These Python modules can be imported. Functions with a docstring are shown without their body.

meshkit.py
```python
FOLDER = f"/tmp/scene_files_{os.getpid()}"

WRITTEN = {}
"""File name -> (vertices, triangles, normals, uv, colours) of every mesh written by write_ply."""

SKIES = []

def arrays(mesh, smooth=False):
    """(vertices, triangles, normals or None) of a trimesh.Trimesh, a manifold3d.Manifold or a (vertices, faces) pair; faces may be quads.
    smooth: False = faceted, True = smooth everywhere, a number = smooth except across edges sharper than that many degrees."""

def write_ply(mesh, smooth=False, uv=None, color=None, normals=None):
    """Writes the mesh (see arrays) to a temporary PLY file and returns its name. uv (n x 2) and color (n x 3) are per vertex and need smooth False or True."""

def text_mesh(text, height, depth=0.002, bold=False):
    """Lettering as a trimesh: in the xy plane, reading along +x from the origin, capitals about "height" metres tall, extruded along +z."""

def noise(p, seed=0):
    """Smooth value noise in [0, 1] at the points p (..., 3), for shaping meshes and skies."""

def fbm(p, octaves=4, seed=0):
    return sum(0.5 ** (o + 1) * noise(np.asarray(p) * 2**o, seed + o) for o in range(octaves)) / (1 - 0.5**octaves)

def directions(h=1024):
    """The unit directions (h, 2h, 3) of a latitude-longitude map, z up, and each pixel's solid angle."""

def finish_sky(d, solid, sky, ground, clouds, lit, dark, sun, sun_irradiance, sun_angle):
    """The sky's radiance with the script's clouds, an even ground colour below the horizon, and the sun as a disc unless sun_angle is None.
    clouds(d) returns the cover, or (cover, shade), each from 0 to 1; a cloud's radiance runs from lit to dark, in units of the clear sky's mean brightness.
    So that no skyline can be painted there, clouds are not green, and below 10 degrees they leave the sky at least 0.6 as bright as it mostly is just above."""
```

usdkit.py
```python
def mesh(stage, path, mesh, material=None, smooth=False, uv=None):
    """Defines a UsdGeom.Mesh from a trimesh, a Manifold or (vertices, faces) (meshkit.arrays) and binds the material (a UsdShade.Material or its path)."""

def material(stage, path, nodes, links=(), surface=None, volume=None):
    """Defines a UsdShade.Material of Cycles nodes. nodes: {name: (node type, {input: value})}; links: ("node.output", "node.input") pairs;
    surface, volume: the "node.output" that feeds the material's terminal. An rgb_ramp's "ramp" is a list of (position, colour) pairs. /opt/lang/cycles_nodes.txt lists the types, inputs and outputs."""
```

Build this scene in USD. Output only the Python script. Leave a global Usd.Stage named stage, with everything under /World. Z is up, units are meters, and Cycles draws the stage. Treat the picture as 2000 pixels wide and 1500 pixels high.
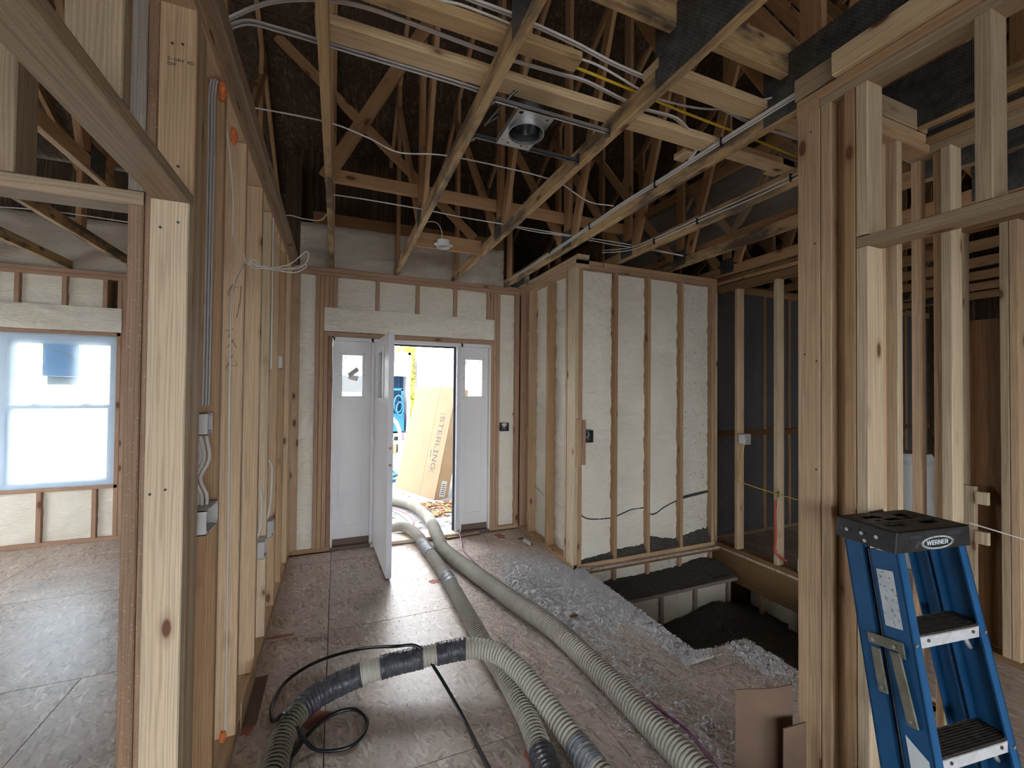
import math, random
import numpy as np
import trimesh
import usdkit, meshkit
from pxr import Usd, UsdGeom, UsdLux, UsdShade, Gf, Sdf, Vt
from shapely.geometry import Polygon, box as sbox

stage = Usd.Stage.CreateInMemory()
UsdGeom.SetStageUpAxis(stage, "Z")
UsdGeom.SetStageMetersPerUnit(stage, 1.0)
W = UsdGeom.Xform.Define(stage, "/World")
UsdGeom.Scope.Define(stage, "/World/Looks")
rng = random.Random(7)
nrng = np.random.default_rng(7)

# ------------------------------------------------------------------ camera
EXPOSURE = 2.0
yaw, pitch, roll, HCAM, FPX = 0.3913, 0.0153, 0.0094, 1.5848, 828.3
cy, sy, cp, sp, cr, sr = math.cos(yaw), math.sin(yaw), math.cos(pitch), math.sin(pitch), math.cos(roll), math.sin(roll)
rh, dh, zh = np.array([cy, -sy, 0]), np.array([sy, cy, 0]), np.array([0, 0, 1.0])
uh = zh * cp - dh * sp
fw = dh * cp + zh * sp
right, up = rh * cr + uh * sr, uh * cr - rh * sr
cam = UsdGeom.Camera.Define(stage, "/World/camera")
m = Gf.Matrix4d(1.0)
for i, v in enumerate((right, up, -fw)):
    m.SetRow(i, Gf.Vec4d(*map(float, v), 0))
m.SetRow(3, Gf.Vec4d(0, 0, HCAM, 1))
cam.AddTransformOp().Set(m)
cam.CreateHorizontalApertureAttr(20.0)
cam.CreateVerticalApertureAttr(15.0)
cam.CreateFocalLengthAttr(FPX / 2000 * 20.0)
cam.CreateClippingRangeAttr(Gf.Vec2f(0.05, 500))
cam.CreateExposureAttr(EXPOSURE)

# ------------------------------------------------------------------ sky: bright overcast
dome = UsdLux.DomeLight.Define(stage, "/World/sky")
dome.CreateColorAttr(Gf.Vec3f(0.92, 0.96, 1.0))
dome.CreateIntensityAttr(1.0)

# ------------------------------------------------------------------ materials
MATS = {}


def reg(name, nodes, links, surface="p.BSDF"):
    MATS[name] = usdkit.material(stage, f"/World/Looks/{name}", nodes, links, surface=surface)
    return MATS[name]


def plain(name, col, rough=0.5, metal=0.0, **kw):
    return reg(name, {"p": ("principled_bsdf", {"base_color": col, "roughness": rough, "metallic": metal, **kw})}, [])


def wood(name, a, b, grain=0.72, rough=0.6, knots=True, stain=None, dust=None):
    """a, b: the two tones the boards range between; the board's length is its local z."""
    n = {
        "tc": ("texture_coordinate", {}), "oi": ("object_info", {}),
        "sc": ("vector_math", {"math_type": "scale", "vector1": (0.31, 0.23, 23.0)}),
        "ad": ("vector_math", {"math_type": "add"}),
        "mp": ("mapping", {"scale": (1, 1, 0.035)}),
        "mk": ("mapping", {"scale": (1, 1, 0.42)}),
        "wv": ("wave_texture", {"wave_type": "rings", "rings_direction": "z", "scale": 40.0, "distortion": 9.0, "detail": 3.0, "detail_scale": 1.8}),
        "n1": ("noise_texture", {"scale": 90.0, "detail": 3.0}),
        "n2": ("noise_texture", {"scale": 9.0, "detail": 3.0}),
        "rw": ("rgb_ramp", {"ramp": [(0.0, (grain,) * 3), (0.35, (0.86,) * 3), (0.7, (1, 1, 1)), (1, (1.03,) * 3)]}),
        "r1": ("rgb_ramp", {"ramp": [(0.25, (0.80,) * 3), (0.55, (1, 1, 1)), (0.8, (1.08,) * 3)]}),
        "r2": ("rgb_ramp", {"ramp": [(0.3, (0.84, 0.80, 0.76)), (0.6, (1.02,) * 3)]}),
        "ab": ("mix", {"color1": a, "color2": b}),
        "m1": ("mix", {"mix_type": "multiply", "fac": 0.75}),
        "m2": ("mix", {"mix_type": "multiply", "fac": 0.8}),
        "m3": ("mix", {"mix_type": "multiply", "fac": 0.9}),
        "bp": ("bump", {"strength": 0.25, "distance": 0.002}),
        "p": ("principled_bsdf", {"roughness": rough, "specular_ior_level": 0.3}),
    }
    l = [("oi.random", "sc.scale"), ("tc.object", "ad.vector1"), ("sc.vector", "ad.vector2"), ("ad.vector", "mp.vector"),
         ("ad.vector", "mk.vector"), ("mp.vector", "wv.vector"), ("mp.vector", "n1.vector"), ("mp.vector", "n2.vector"),
         ("wv.fac", "rw.fac"), ("n1.fac", "r1.fac"), ("n2.fac", "r2.fac"), ("oi.random", "ab.fac"),
         ("ab.color", "m1.color1"), ("rw.color", "m1.color2"), ("m1.color", "m2.color1"), ("r1.color", "m2.color2"),
         ("m2.color", "m3.color1"), ("r2.color", "m3.color2"), ("n1.fac", "bp.height"), ("bp.normal", "p.normal")]
    last = "m3.color"
    if knots:
        n.update({"vo": ("voronoi_texture", {"scale": 8.5, "randomness": 1.0}),
                  "rk": ("rgb_ramp", {"ramp": [(0.0, (1, 1, 1)), (0.10, (1, 1, 1)), (0.135, (0.3,) * 3), (0.24, (0, 0, 0))]}),
                  "kx": ("mix", {"color2": (0.13, 0.052, 0.026)})})
        l += [("mk.vector", "vo.vector"), ("vo.distance", "rk.fac"), ("rk.color", "kx.fac"), (last, "kx.color1")]
        last = "kx.color"
    if stain:
        n.update({"n3": ("noise_texture", {"scale": 7.0, "detail": 6.0, "roughness": 0.65}), "ms": ("mapping", {"scale": (1, 1, 0.3)}),
                  "r3": ("rgb_ramp", {"ramp": [(0.46, (0, 0, 0)), (0.60, (0.88,) * 3)]}), "sx": ("mix", {"color2": stain})})
        l += [("ad.vector", "ms.vector"), ("ms.vector", "n3.vector"), ("n3.fac", "r3.fac"), ("r3.color", "sx.fac"), (last, "sx.color1")]
        last = "sx.color"
    if dust:
        n.update({"n4": ("noise_texture", {"scale": 160.0, "detail": 2.0}), "r4": ("rgb_ramp", {"ramp": [(0.62, (0, 0, 0)), (0.76, (0.5,) * 3)]}),
                  "dx": ("mix", {"color2": dust})})
        l += [("tc.object", "n4.vector"), ("n4.fac", "r4.fac"), ("r4.color", "dx.fac"), (last, "dx.color1")]
        last = "dx.color"
    l += [(last, "p.base_color")]
    return reg(name, n, l)


wood("pine", (0.54, 0.385, 0.245), (0.48, 0.33, 0.20))
wood("pine_pale", (0.59, 0.475, 0.335), (0.55, 0.43, 0.285))
wood("pine_warm", (0.47, 0.31, 0.175), (0.43, 0.27, 0.15))
wood("spruce_red", (0.46, 0.30, 0.205), (0.41, 0.255, 0.17))
wood("spruce_red2", (0.36, 0.205, 0.125), (0.32, 0.18, 0.11))
wood("weathered", (0.42, 0.32, 0.21), (0.36, 0.27, 0.18), dust=(0.5, 0.46, 0.42))
wood("speckled", (0.30, 0.19, 0.12), (0.27, 0.17, 0.11), dust=(0.62, 0.58, 0.54))
wood("greyed", (0.34, 0.30, 0.27), (0.32, 0.27, 0.24), dust=(0.56, 0.54, 0.53))
wood("truss_wood", (0.56, 0.39, 0.20), (0.44, 0.29, 0.145), stain=(0.07, 0.055, 0.045))
wood("web_wood", (0.52, 0.31, 0.16), (0.40, 0.235, 0.12))
wood("brace_wood", (0.66, 0.51, 0.31), (0.58, 0.43, 0.25))
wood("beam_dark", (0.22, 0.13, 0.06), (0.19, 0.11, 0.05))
wood("plywood", (0.24, 0.125, 0.055), (0.20, 0.10, 0.045), knots=False)


def osb(name, cols, rough, dust=0.0, dustcol=(0.5, 0.48, 0.46), scale=1.0):
    n = {"tc": ("texture_coordinate", {}), "p": ("principled_bsdf", {"roughness": rough, "specular_ior_level": 0.5}),
         "wn": ("noise_texture", {"scale": 6.0 * scale, "detail": 2.0}), "wa": ("vector_math", {"math_type": "scale", "scale": 0.05}),
         "wb": ("vector_math", {"math_type": "add"}),
         "bp": ("bump", {"strength": 0.25, "distance": 0.002}), "nb": ("noise_texture", {"scale": 3.0, "detail": 3.0}),
         "rb": ("rgb_ramp", {"ramp": [(0.3, (0.72,) * 3), (0.7, (1.12,) * 3)]}), "mb": ("mix", {"mix_type": "multiply", "fac": 0.9})}
    l = [("tc.object", "wn.vector"), ("wn.color", "wa.vector1"), ("tc.object", "wb.vector1"), ("wa.vector", "wb.vector2")]
    prev = None
    for i, (ang, s) in enumerate(((0.6, (18, 82, 60)), (-0.75, (20, 95, 60)), (1.75, (18, 78, 60)))):
        n[f"m{i}"] = ("mapping", {"mapping_type": "texture", "rotation": (0, 0, ang), "scale": tuple(1 / (v * scale) for v in s), "location": (i * 3.7, i * 1.3, 0)})
        n[f"v{i}"] = ("voronoi_texture", {"dimensions": "2D", "scale": 1.0})
        n[f"s{i}"] = ("separate_color", {})
        n[f"r{i}"] = ("rgb_ramp", {"ramp": [(k / (len(cols) - 1), c) for k, c in enumerate(cols)]})
        l += [("wb.vector", f"m{i}.vector"), (f"m{i}.vector", f"v{i}.vector"), (f"v{i}.color", f"s{i}.color"), (f"s{i}.r", f"r{i}.fac")]
        if prev:
            n[f"x{i}"] = ("mix", {})
            n[f"t{i}"] = ("math", {"math_type": "greater_than", "value2": 0.55})
            l += [(f"s{i}.g", f"t{i}.value1"), (f"t{i}.value", f"x{i}.fac"), (prev, f"x{i}.color1"), (f"r{i}.color", f"x{i}.color2")]
            prev = f"x{i}.color"
        else:
            prev = f"r{i}.color"
    l += [("tc.object", "nb.vector"), ("nb.fac", "rb.fac"), (prev, "mb.color1"), ("rb.color", "mb.color2"), ("s1.b", "bp.height"), ("bp.normal", "p.normal")]
    prev = "mb.color"
    if dust:
        n.update({"nd": ("noise_texture", {"scale": 1.3, "detail": 6.0, "roughness": 0.7}), "rd": ("rgb_ramp", {"ramp": [(0.35, (0, 0, 0)), (0.7, (dust,) * 3)]}),
                  "xd": ("mix", {"color2": dustcol})})
        l += [("tc.object", "nd.vector"), ("nd.fac", "rd.fac"), ("rd.color", "xd.fac"), (prev, "xd.color1")]
        prev = "xd.color"
    l += [(prev, "p.base_color")]
    reg(name, n, l)


osb("osb_floor", [(0.24, 0.16, 0.12), (0.40, 0.30, 0.24), (0.55, 0.44, 0.37), (0.45, 0.34, 0.275), (0.50, 0.39, 0.32), (0.70, 0.62, 0.54)], 0.36, dust=0.45, dustcol=(0.58, 0.53, 0.50))
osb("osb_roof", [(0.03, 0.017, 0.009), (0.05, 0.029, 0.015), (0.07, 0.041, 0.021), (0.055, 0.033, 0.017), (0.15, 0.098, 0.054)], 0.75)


def noisy(name, c1, c2, scale, rough=0.8, bump=0.4, dist=0.006, lo=0.35, hi=0.65, spots=None):
    n = {"tc": ("texture_coordinate", {}), "n": ("noise_texture", {"scale": scale, "detail": 5.0, "roughness": 0.6}),
         "r": ("rgb_ramp", {"ramp": [(lo, c1), (hi, c2)]}), "bp": ("bump", {"strength": bump, "distance": dist}),
         "p": ("principled_bsdf", {"roughness": rough, "specular_ior_level": 0.25})}
    l = [("tc.object", "n.vector"), ("n.fac", "r.fac"), ("n.fac", "bp.height"), ("bp.normal", "p.normal")]
    last = "r.color"
    if spots:
        n.update({"n2": ("noise_texture", {"scale": spots[0], "detail": 4.0, "roughness": 0.7}), "r2": ("rgb_ramp", {"ramp": [(spots[1], (0, 0, 0)), (spots[1] + 0.08, (0.9,) * 3)]}),
                  "mx": ("mix", {"color2": spots[2]})})
        l += [("tc.object", "n2.vector"), ("n2.fac", "r2.fac"), ("r2.color", "mx.fac"), (last, "mx.color1")]
        last = "mx.color"
    l.append((last, "p.base_color"))
    reg(name, n, l)


def foam_mat(name, c1, c2, spots=None):
    n = {"tc": ("texture_coordinate", {}), "mp": ("mapping", {"scale": (1, 1, 2.6)}), "n": ("noise_texture", {"scale": 22.0, "detail": 5.0, "roughness": 0.55, "distortion": 0.6}),
         "c": ("noise_texture", {"scale": 3.0, "detail": 2.0}), "r": ("rgb_ramp", {"ramp": [(0.3, c1), (0.7, c2)]}), "bp": ("bump", {"strength": 0.75, "distance": 0.014}),
         "p": ("principled_bsdf", {"roughness": 0.55, "specular_ior_level": 0.3})}
    l = [("tc.object", "mp.vector"), ("mp.vector", "n.vector"), ("tc.object", "c.vector"), ("c.fac", "r.fac"), ("n.fac", "bp.height"), ("bp.normal", "p.normal")]
    last = "r.color"
    if spots:
        n.update({"n2": ("noise_texture", {"scale": spots[0], "detail": 4.0, "roughness": 0.7}), "r2": ("rgb_ramp", {"ramp": [(spots[1], (0, 0, 0)), (spots[1] + 0.06, (0.9,) * 3)]}), "mx": ("mix", {"color2": spots[2]})})
        l += [("tc.object", "n2.vector"), ("n2.fac", "r2.fac"), ("r2.color", "mx.fac"), (last, "mx.color1")]
        last = "mx.color"
    reg(name, n, l + [(last, "p.base_color")])


foam_mat("foam", (0.72, 0.675, 0.57), (0.79, 0.75, 0.65))
foam_mat("foam_dirty", (0.64, 0.60, 0.51), (0.72, 0.68, 0.59), (55, 0.60, (0.13, 0.115, 0.10)))
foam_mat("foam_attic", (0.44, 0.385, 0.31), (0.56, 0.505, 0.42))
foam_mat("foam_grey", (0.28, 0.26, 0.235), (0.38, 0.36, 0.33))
noisy("orange_foam", (0.62, 0.16, 0.05), (0.75, 0.24, 0.08), 60, bump=0.5)
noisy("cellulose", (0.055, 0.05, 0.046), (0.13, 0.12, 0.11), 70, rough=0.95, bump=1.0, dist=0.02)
noisy("cellulose_net", (0.10, 0.096, 0.10), (0.165, 0.16, 0.165), 45, rough=0.95, bump=0.8, dist=0.015)
noisy("fluff", (0.44, 0.43, 0.44), (0.62, 0.61, 0.62), 90, rough=0.95, bump=0.6)
noisy("cardboard", (0.42, 0.29, 0.17), (0.46, 0.32, 0.19), 6, rough=0.75, bump=0.1)
noisy("cardboard_dark", (0.14, 0.09, 0.062), (0.165, 0.107, 0.074), 5, rough=0.7, bump=0.15)
noisy("carton_board", (0.30, 0.215, 0.13), (0.33, 0.24, 0.145), 4, rough=0.75, bump=0.1)
noisy("concrete", (0.27, 0.275, 0.285), (0.33, 0.335, 0.345), 9, rough=0.9, bump=0.15)
noisy("hose_tan", (0.33, 0.315, 0.27), (0.42, 0.40, 0.35), 5, rough=0.5, bump=0.15)
noisy("hose_dark", (0.075, 0.07, 0.05), (0.13, 0.12, 0.085), 5, rough=0.5, bump=0.15)
noisy("duct_tape", (0.17, 0.18, 0.20), (0.26, 0.27, 0.30), 26, rough=0.28, bump=0.5, dist=0.01)
noisy("duct_tape_black", (0.035, 0.037, 0.045), (0.08, 0.08, 0.095), 26, rough=0.26, bump=0.6, dist=0.01)
noisy("ladder_blue", (0.012, 0.075, 0.19), (0.018, 0.095, 0.23), 7, rough=0.45, bump=0.1, spots=(38, 0.70, (0.35, 0.36, 0.36)))
noisy("ladder_black", (0.018, 0.018, 0.018), (0.035, 0.034, 0.033), 14, rough=0.5, bump=0.3, spots=(22, 0.63, (0.16, 0.155, 0.15)))
noisy("ladder_tread", (0.05, 0.043, 0.037), (0.10, 0.088, 0.075), 40, rough=0.75, bump=0.4)
noisy("aluminium", (0.42, 0.43, 0.44), (0.56, 0.57, 0.58), 30, rough=0.45, bump=0.1)
noisy("paper_label", (0.46, 0.50, 0.53), (0.56, 0.60, 0.63), 20, rough=0.7, bump=0.1, spots=(85, 0.56, (0.10, 0.15, 0.21)))
noisy("bracket_steel", (0.12, 0.115, 0.085), (0.20, 0.19, 0.145), 25, rough=0.45, bump=0.3)
plain("label_white", (0.62, 0.68, 0.72), 0.6)
reg("plate_steel", {"tc": ("texture_coordinate", {}), "mp": ("mapping", {"rotation": (0, 1.5708, 0)}), "bk": ("brick_texture", {"scale": 1.0, "brick_width": 0.016, "row_height": 0.007, "mortar_size": 0.0022, "color1": (1, 1, 1), "color2": (0.7, 0.7, 0.7), "mortar": (0, 0, 0)}),
                    "sw": ("separate_xyz", {}), "cb": ("combine_xyz", {}), "n": ("noise_texture", {"scale": 25.0, "detail": 4.0}), "r": ("rgb_ramp", {"ramp": [(0.3, (0.10, 0.10, 0.098)), (0.7, (0.24, 0.245, 0.24))]}),
                    "mx": ("mix", {"mix_type": "multiply", "fac": 0.65}), "bp": ("bump", {"strength": 0.8, "distance": 0.003}), "p": ("principled_bsdf", {"roughness": 0.5, "metallic": 0.35})},
    [("tc.object", "sw.vector"), ("sw.y", "cb.y"), ("sw.z", "cb.x"), ("cb.vector", "bk.vector"), ("tc.object", "n.vector"), ("n.fac", "r.fac"), ("r.color", "mx.color1"), ("bk.color", "mx.color2"),
     ("mx.color", "p.base_color"), ("bk.fac", "bp.height"), ("bp.normal", "p.normal")])
plain("zinc", (0.50, 0.52, 0.53), 0.32, 0.85)
plain("zinc_dark", (0.16, 0.17, 0.18), 0.35, 0.8)
plain("chrome", (0.36, 0.37, 0.38), 0.12, 1.0)
plain("wire_white", (0.60, 0.58, 0.56), 0.4)
plain("wire_grey", (0.42, 0.41, 0.41), 0.4)
plain("wire_yellow", (0.62, 0.42, 0.03), 0.4)
plain("wire_black", (0.012, 0.013, 0.015), 0.3)
plain("cord_purple", (0.20, 0.045, 0.13), 0.45)
plain("black_metal", (0.02, 0.02, 0.022), 0.4, 0.3)
plain("red_paint", (0.45, 0.05, 0.035), 0.5)
plain("box_grey", (0.54, 0.54, 0.53), 0.45)
plain("box_white", (0.66, 0.66, 0.65), 0.4)
plain("box_dark", (0.055, 0.06, 0.07), 0.5)
plain("door_paint", (0.70, 0.69, 0.70), 0.4)
plain("door_edge", (0.56, 0.57, 0.62), 0.4)
plain("gasket", (0.03, 0.035, 0.045), 0.6)
plain("threshold_wood", (0.62, 0.52, 0.42), 0.5)
plain("kick_brown", (0.13, 0.085, 0.07), 0.6)
plain("vinyl", (0.82, 0.85, 0.88), 0.35)
plain("sticker_blue", (0.30, 0.55, 0.85), 0.5)
plain("sticker_grey", (0.45, 0.45, 0.40), 0.6)
plain("ink", (0.035, 0.03, 0.03), 0.6)
plain("siding_white", (0.80, 0.81, 0.82), 0.5)
plain("truck_white", (0.75, 0.76, 0.77), 0.4)
plain("truck_blue", (0.02, 0.09, 0.22), 0.5)
plain("rig_blue", (0.02, 0.15, 0.28), 0.45)
plain("rig_pink", (0.60, 0.10, 0.14), 0.5)
plain("dark_blue", (0.012, 0.03, 0.09), 0.5)
plain("tyre", (0.03, 0.03, 0.03), 0.8)
plain("roof_shingle", (0.30, 0.31, 0.33), 0.8)
plain("soffit_white", (0.75, 0.75, 0.75), 0.6)
plain("pvc_white", (0.62, 0.62, 0.60), 0.35)
plain("pipe_blue", (0.01, 0.05, 0.25), 0.4)
plain("leaf_brown", (0.34, 0.13, 0.04), 0.7)
plain("leaf_tan", (0.50, 0.30, 0.12), 0.7)
noisy("asphalt", (0.40, 0.40, 0.40), (0.48, 0.48, 0.47), 5, rough=0.95)
noisy("grass", (0.14, 0.20, 0.05), (0.24, 0.26, 0.08), 3, rough=0.95)
noisy("bark", (0.16, 0.12, 0.09), (0.24, 0.19, 0.14), 20, rough=0.9)
reg("leaf_yellow", {"p": ("principled_bsdf", {"base_color": (0.42, 0.45, 0.07), "roughness": 0.6}), "t": ("translucent_bsdf", {"color": (0.45, 0.5, 0.1)}), "m": ("mix_closure", {"fac": 0.35})},
    [("p.BSDF", "m.closure1"), ("t.BSDF", "m.closure2")], surface="m.closure")
reg("glass", {"f": ("fresnel", {"IOR": 1.45}), "t": ("transparent_bsdf", {"color": (0.94, 0.97, 0.97)}), "g": ("glossy_bsdf", {"roughness": 0.02, "color": (1, 1, 1)}), "m": ("mix_closure", {})},
    [("f.fac", "m.fac"), ("t.BSDF", "m.closure1"), ("g.BSDF", "m.closure2")], surface="m.closure")
reg("plastic_film", {"t": ("transparent_bsdf", {"color": (0.9, 0.95, 1.0)}), "g": ("translucent_bsdf", {"color": (0.90, 0.94, 0.96)}), "m": ("mix_closure", {"fac": 0.30})},
    [("t.BSDF", "m.closure1"), ("g.BSDF", "m.closure2")], surface="m.closure")

# ------------------------------------------------------------------ scene-tree helpers
COUNT, XF = {}, {}


def numbered(parent, name):
    k = COUNT.get((parent, name), 0)
    COUNT[(parent, name)] = k + 1
    return f"{parent}/{name}" if k == 0 else f"{parent}/{name}_{k:03d}"


def data(prim, label=None, cat=None, group=None, kind=None):
    for k, v in (("label", label), ("category", cat), ("group", group), ("kind", kind)):
        if v:
            prim.SetCustomDataByKey(k, v)
    return prim


def thing(name, label, cat, loc=(0, 0, 0), rz=0.0, group=None, kind=None):
    x = UsdGeom.Xform.Define(stage, numbered("/World", name))
    if any(loc):
        x.AddTranslateOp().Set(Gf.Vec3d(*map(float, loc)))
    if rz:
        x.AddRotateZOp().Set(math.degrees(rz))
    data(x.GetPrim(), label, cat, group, kind)
    return str(x.GetPath())


def struct(name, label):
    return thing(name, label, name.split("_")[0], kind="structure")


def put(parent, name, mesh, mat, M=None, smooth=False, label=None, kind=None, cat=None, group=None):
    pr = usdkit.mesh(stage, numbered(parent, name), mesh, MATS[mat], smooth)
    own = np.eye(4) if M is None else np.asarray(M, float)
    XF[str(pr.GetPath())] = own
    if parent in XF:
        M = np.linalg.inv(XF[parent]) @ own
    if M is not None:
        pr.AddTransformOp().Set(Gf.Matrix4d(*[float(v) for v in np.asarray(M).T.ravel()]))
    data(pr.GetPrim(), label, cat, group, kind)
    return str(pr.GetPath())


def prism(w, t, L, c=0.003):
    """A board along +z from 0 to L, w along x, t along y, with eased edges."""
    c = min(c, w * 0.3, t * 0.3)
    a, b = w / 2, t / 2
    ring = [(-a + c, -b), (a - c, -b), (a, -b + c), (a, b - c), (a - c, b), (-a + c, b), (-a, b - c), (-a, -b + c)]
    v = [(x, y, 0) for x, y in ring] + [(x, y, L) for x, y in ring]
    f = []
    for i in range(8):
        j = (i + 1) % 8
        f += [(i, j, 8 + j), (i, 8 + j, 8 + i)]
    for i in range(1, 7):
        f += [(0, i + 1, i), (8, 8 + i, 8 + i + 1)]
    return trimesh.Trimesh(v, f, process=False)


def frame(origin, z, x):
    z = np.asarray(z, float); z /= np.linalg.norm(z)
    x = np.asarray(x, float); x = x - z * (x @ z); x /= np.linalg.norm(x)
    M = np.eye(4)
    M[:3, 0], M[:3, 1], M[:3, 2], M[:3, 3] = x, np.cross(z, x), z, origin
    return M


def bd(parent, name, x0, x1, y0, y1, z0, z1, mat, label=None, c=0.003, **kw):
    """An axis-aligned board between two corners; its grain runs along its longest side."""
    lo, hi = np.array([x0, y0, z0], float), np.array([x1, y1, z1], float)
    d = hi - lo
    k = int(np.argmax(d))
    mid = (lo + hi) / 2
    o = mid.copy(); o[k] = lo[k]
    ax = np.eye(3)
    i, j = [(1, 2), (2, 0), (0, 1)][k]
    return put(parent, name, prism(d[i], d[j], d[k], c), mat, frame(o, ax[k], ax[i]), label=label, **kw)


def strut(parent, name, A, B, w, t, wdir, mat, label=None, **kw):
    A, B = np.asarray(A, float), np.asarray(B, float)
    return put(parent, name, prism(w, t, np.linalg.norm(B - A)), mat, frame(A, B - A, wdir), label=label, **kw)


def spline(P, step=0.02):
    P = np.asarray(P, float)
    Q = np.vstack([2 * P[0] - P[1], P, 2 * P[-1] - P[-2]])
    out = []
    for i in range(1, len(Q) - 2):
        n = max(2, int(np.linalg.norm(Q[i + 1] - Q[i]) / step))
        t = np.linspace(0, 1, n, endpoint=False)[:, None]
        a, b, c, d = Q[i - 1], Q[i], Q[i + 1], Q[i + 2]
        out.append(0.5 * (2 * b + (c - a) * t + (2 * a - 5 * b + 4 * c - d) * t**2 + (3 * b - a - 3 * c + d) * t**3))
    out = np.vstack(out + [P[-1:]])
    s = np.r_[0, np.cumsum(np.linalg.norm(np.diff(out, axis=0), axis=1))]
    n = max(2, int(s[-1] / step))
    u = np.linspace(0, s[-1], n + 1)
    return np.stack([np.interp(u, s, out[:, k]) for k in range(3)], 1)


def tube(C, r, n=8, flat=None):
    """A swept tube along C; r a number or one radius per point; flat=(a, b) an oval in a level frame."""
    C = np.asarray(C, float)
    T = np.gradient(C, axis=0); T /= np.linalg.norm(T, axis=1, keepdims=True) + 1e-12
    N = np.zeros_like(T)
    nrm = np.array([0, 0, 1.0]) if abs(T[0, 2]) < 0.9 else np.array([1.0, 0, 0])
    for i in range(len(C)):
        nrm = nrm - T[i] * (nrm @ T[i]); nrm /= np.linalg.norm(nrm)
        N[i] = nrm
    Bn = np.cross(T, N)
    a = np.linspace(0, 2 * np.pi, n, endpoint=False)
    r = np.broadcast_to(r, len(C))[:, None, None]
    v = C[:, None] + r * (np.cos(a)[None, :, None] * N[:, None] + np.sin(a)[None, :, None] * Bn[:, None])
    v = v.reshape(-1, 3)
    i = np.arange(len(C) - 1)[:, None] * n; j = np.arange(n)[None]; k = (j + 1) % n
    f = np.concatenate([np.stack([i + j, i + k, i + n + k], -1).reshape(-1, 3), np.stack([i + j, i + n + k, i + n + j], -1).reshape(-1, 3)])
    caps = [(0, q + 1, q) for q in range(1, n - 1)] + [((len(C) - 1) * n, (len(C) - 1) * n + q, (len(C) - 1) * n + q + 1) for q in range(1, n - 1)]
    return trimesh.Trimesh(v, np.vstack([f, caps]), process=False)


def wire(name, label, P, r, mat, cat="cable", step=0.02, extra=(), n=6, group=None):
    ms = [tube(spline(P, step), r, n)]
    for off in extra:
        ms.append(tube(spline(np.asarray(P) + np.asarray(off), step), r, n))
    return put("/World", name, trimesh.util.concatenate(ms), mat, smooth=True, label=label, cat=cat, group=group)


def cyl(p0, p1, r, n=24):
    return trimesh.creation.cylinder(radius=r, segment=[p0, p1], sections=n)


def rbox(x0, x1, y0, y1, z0, z1):
    return trimesh.creation.box(bounds=[[x0, y0, z0], [x1, y1, z1]])


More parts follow.
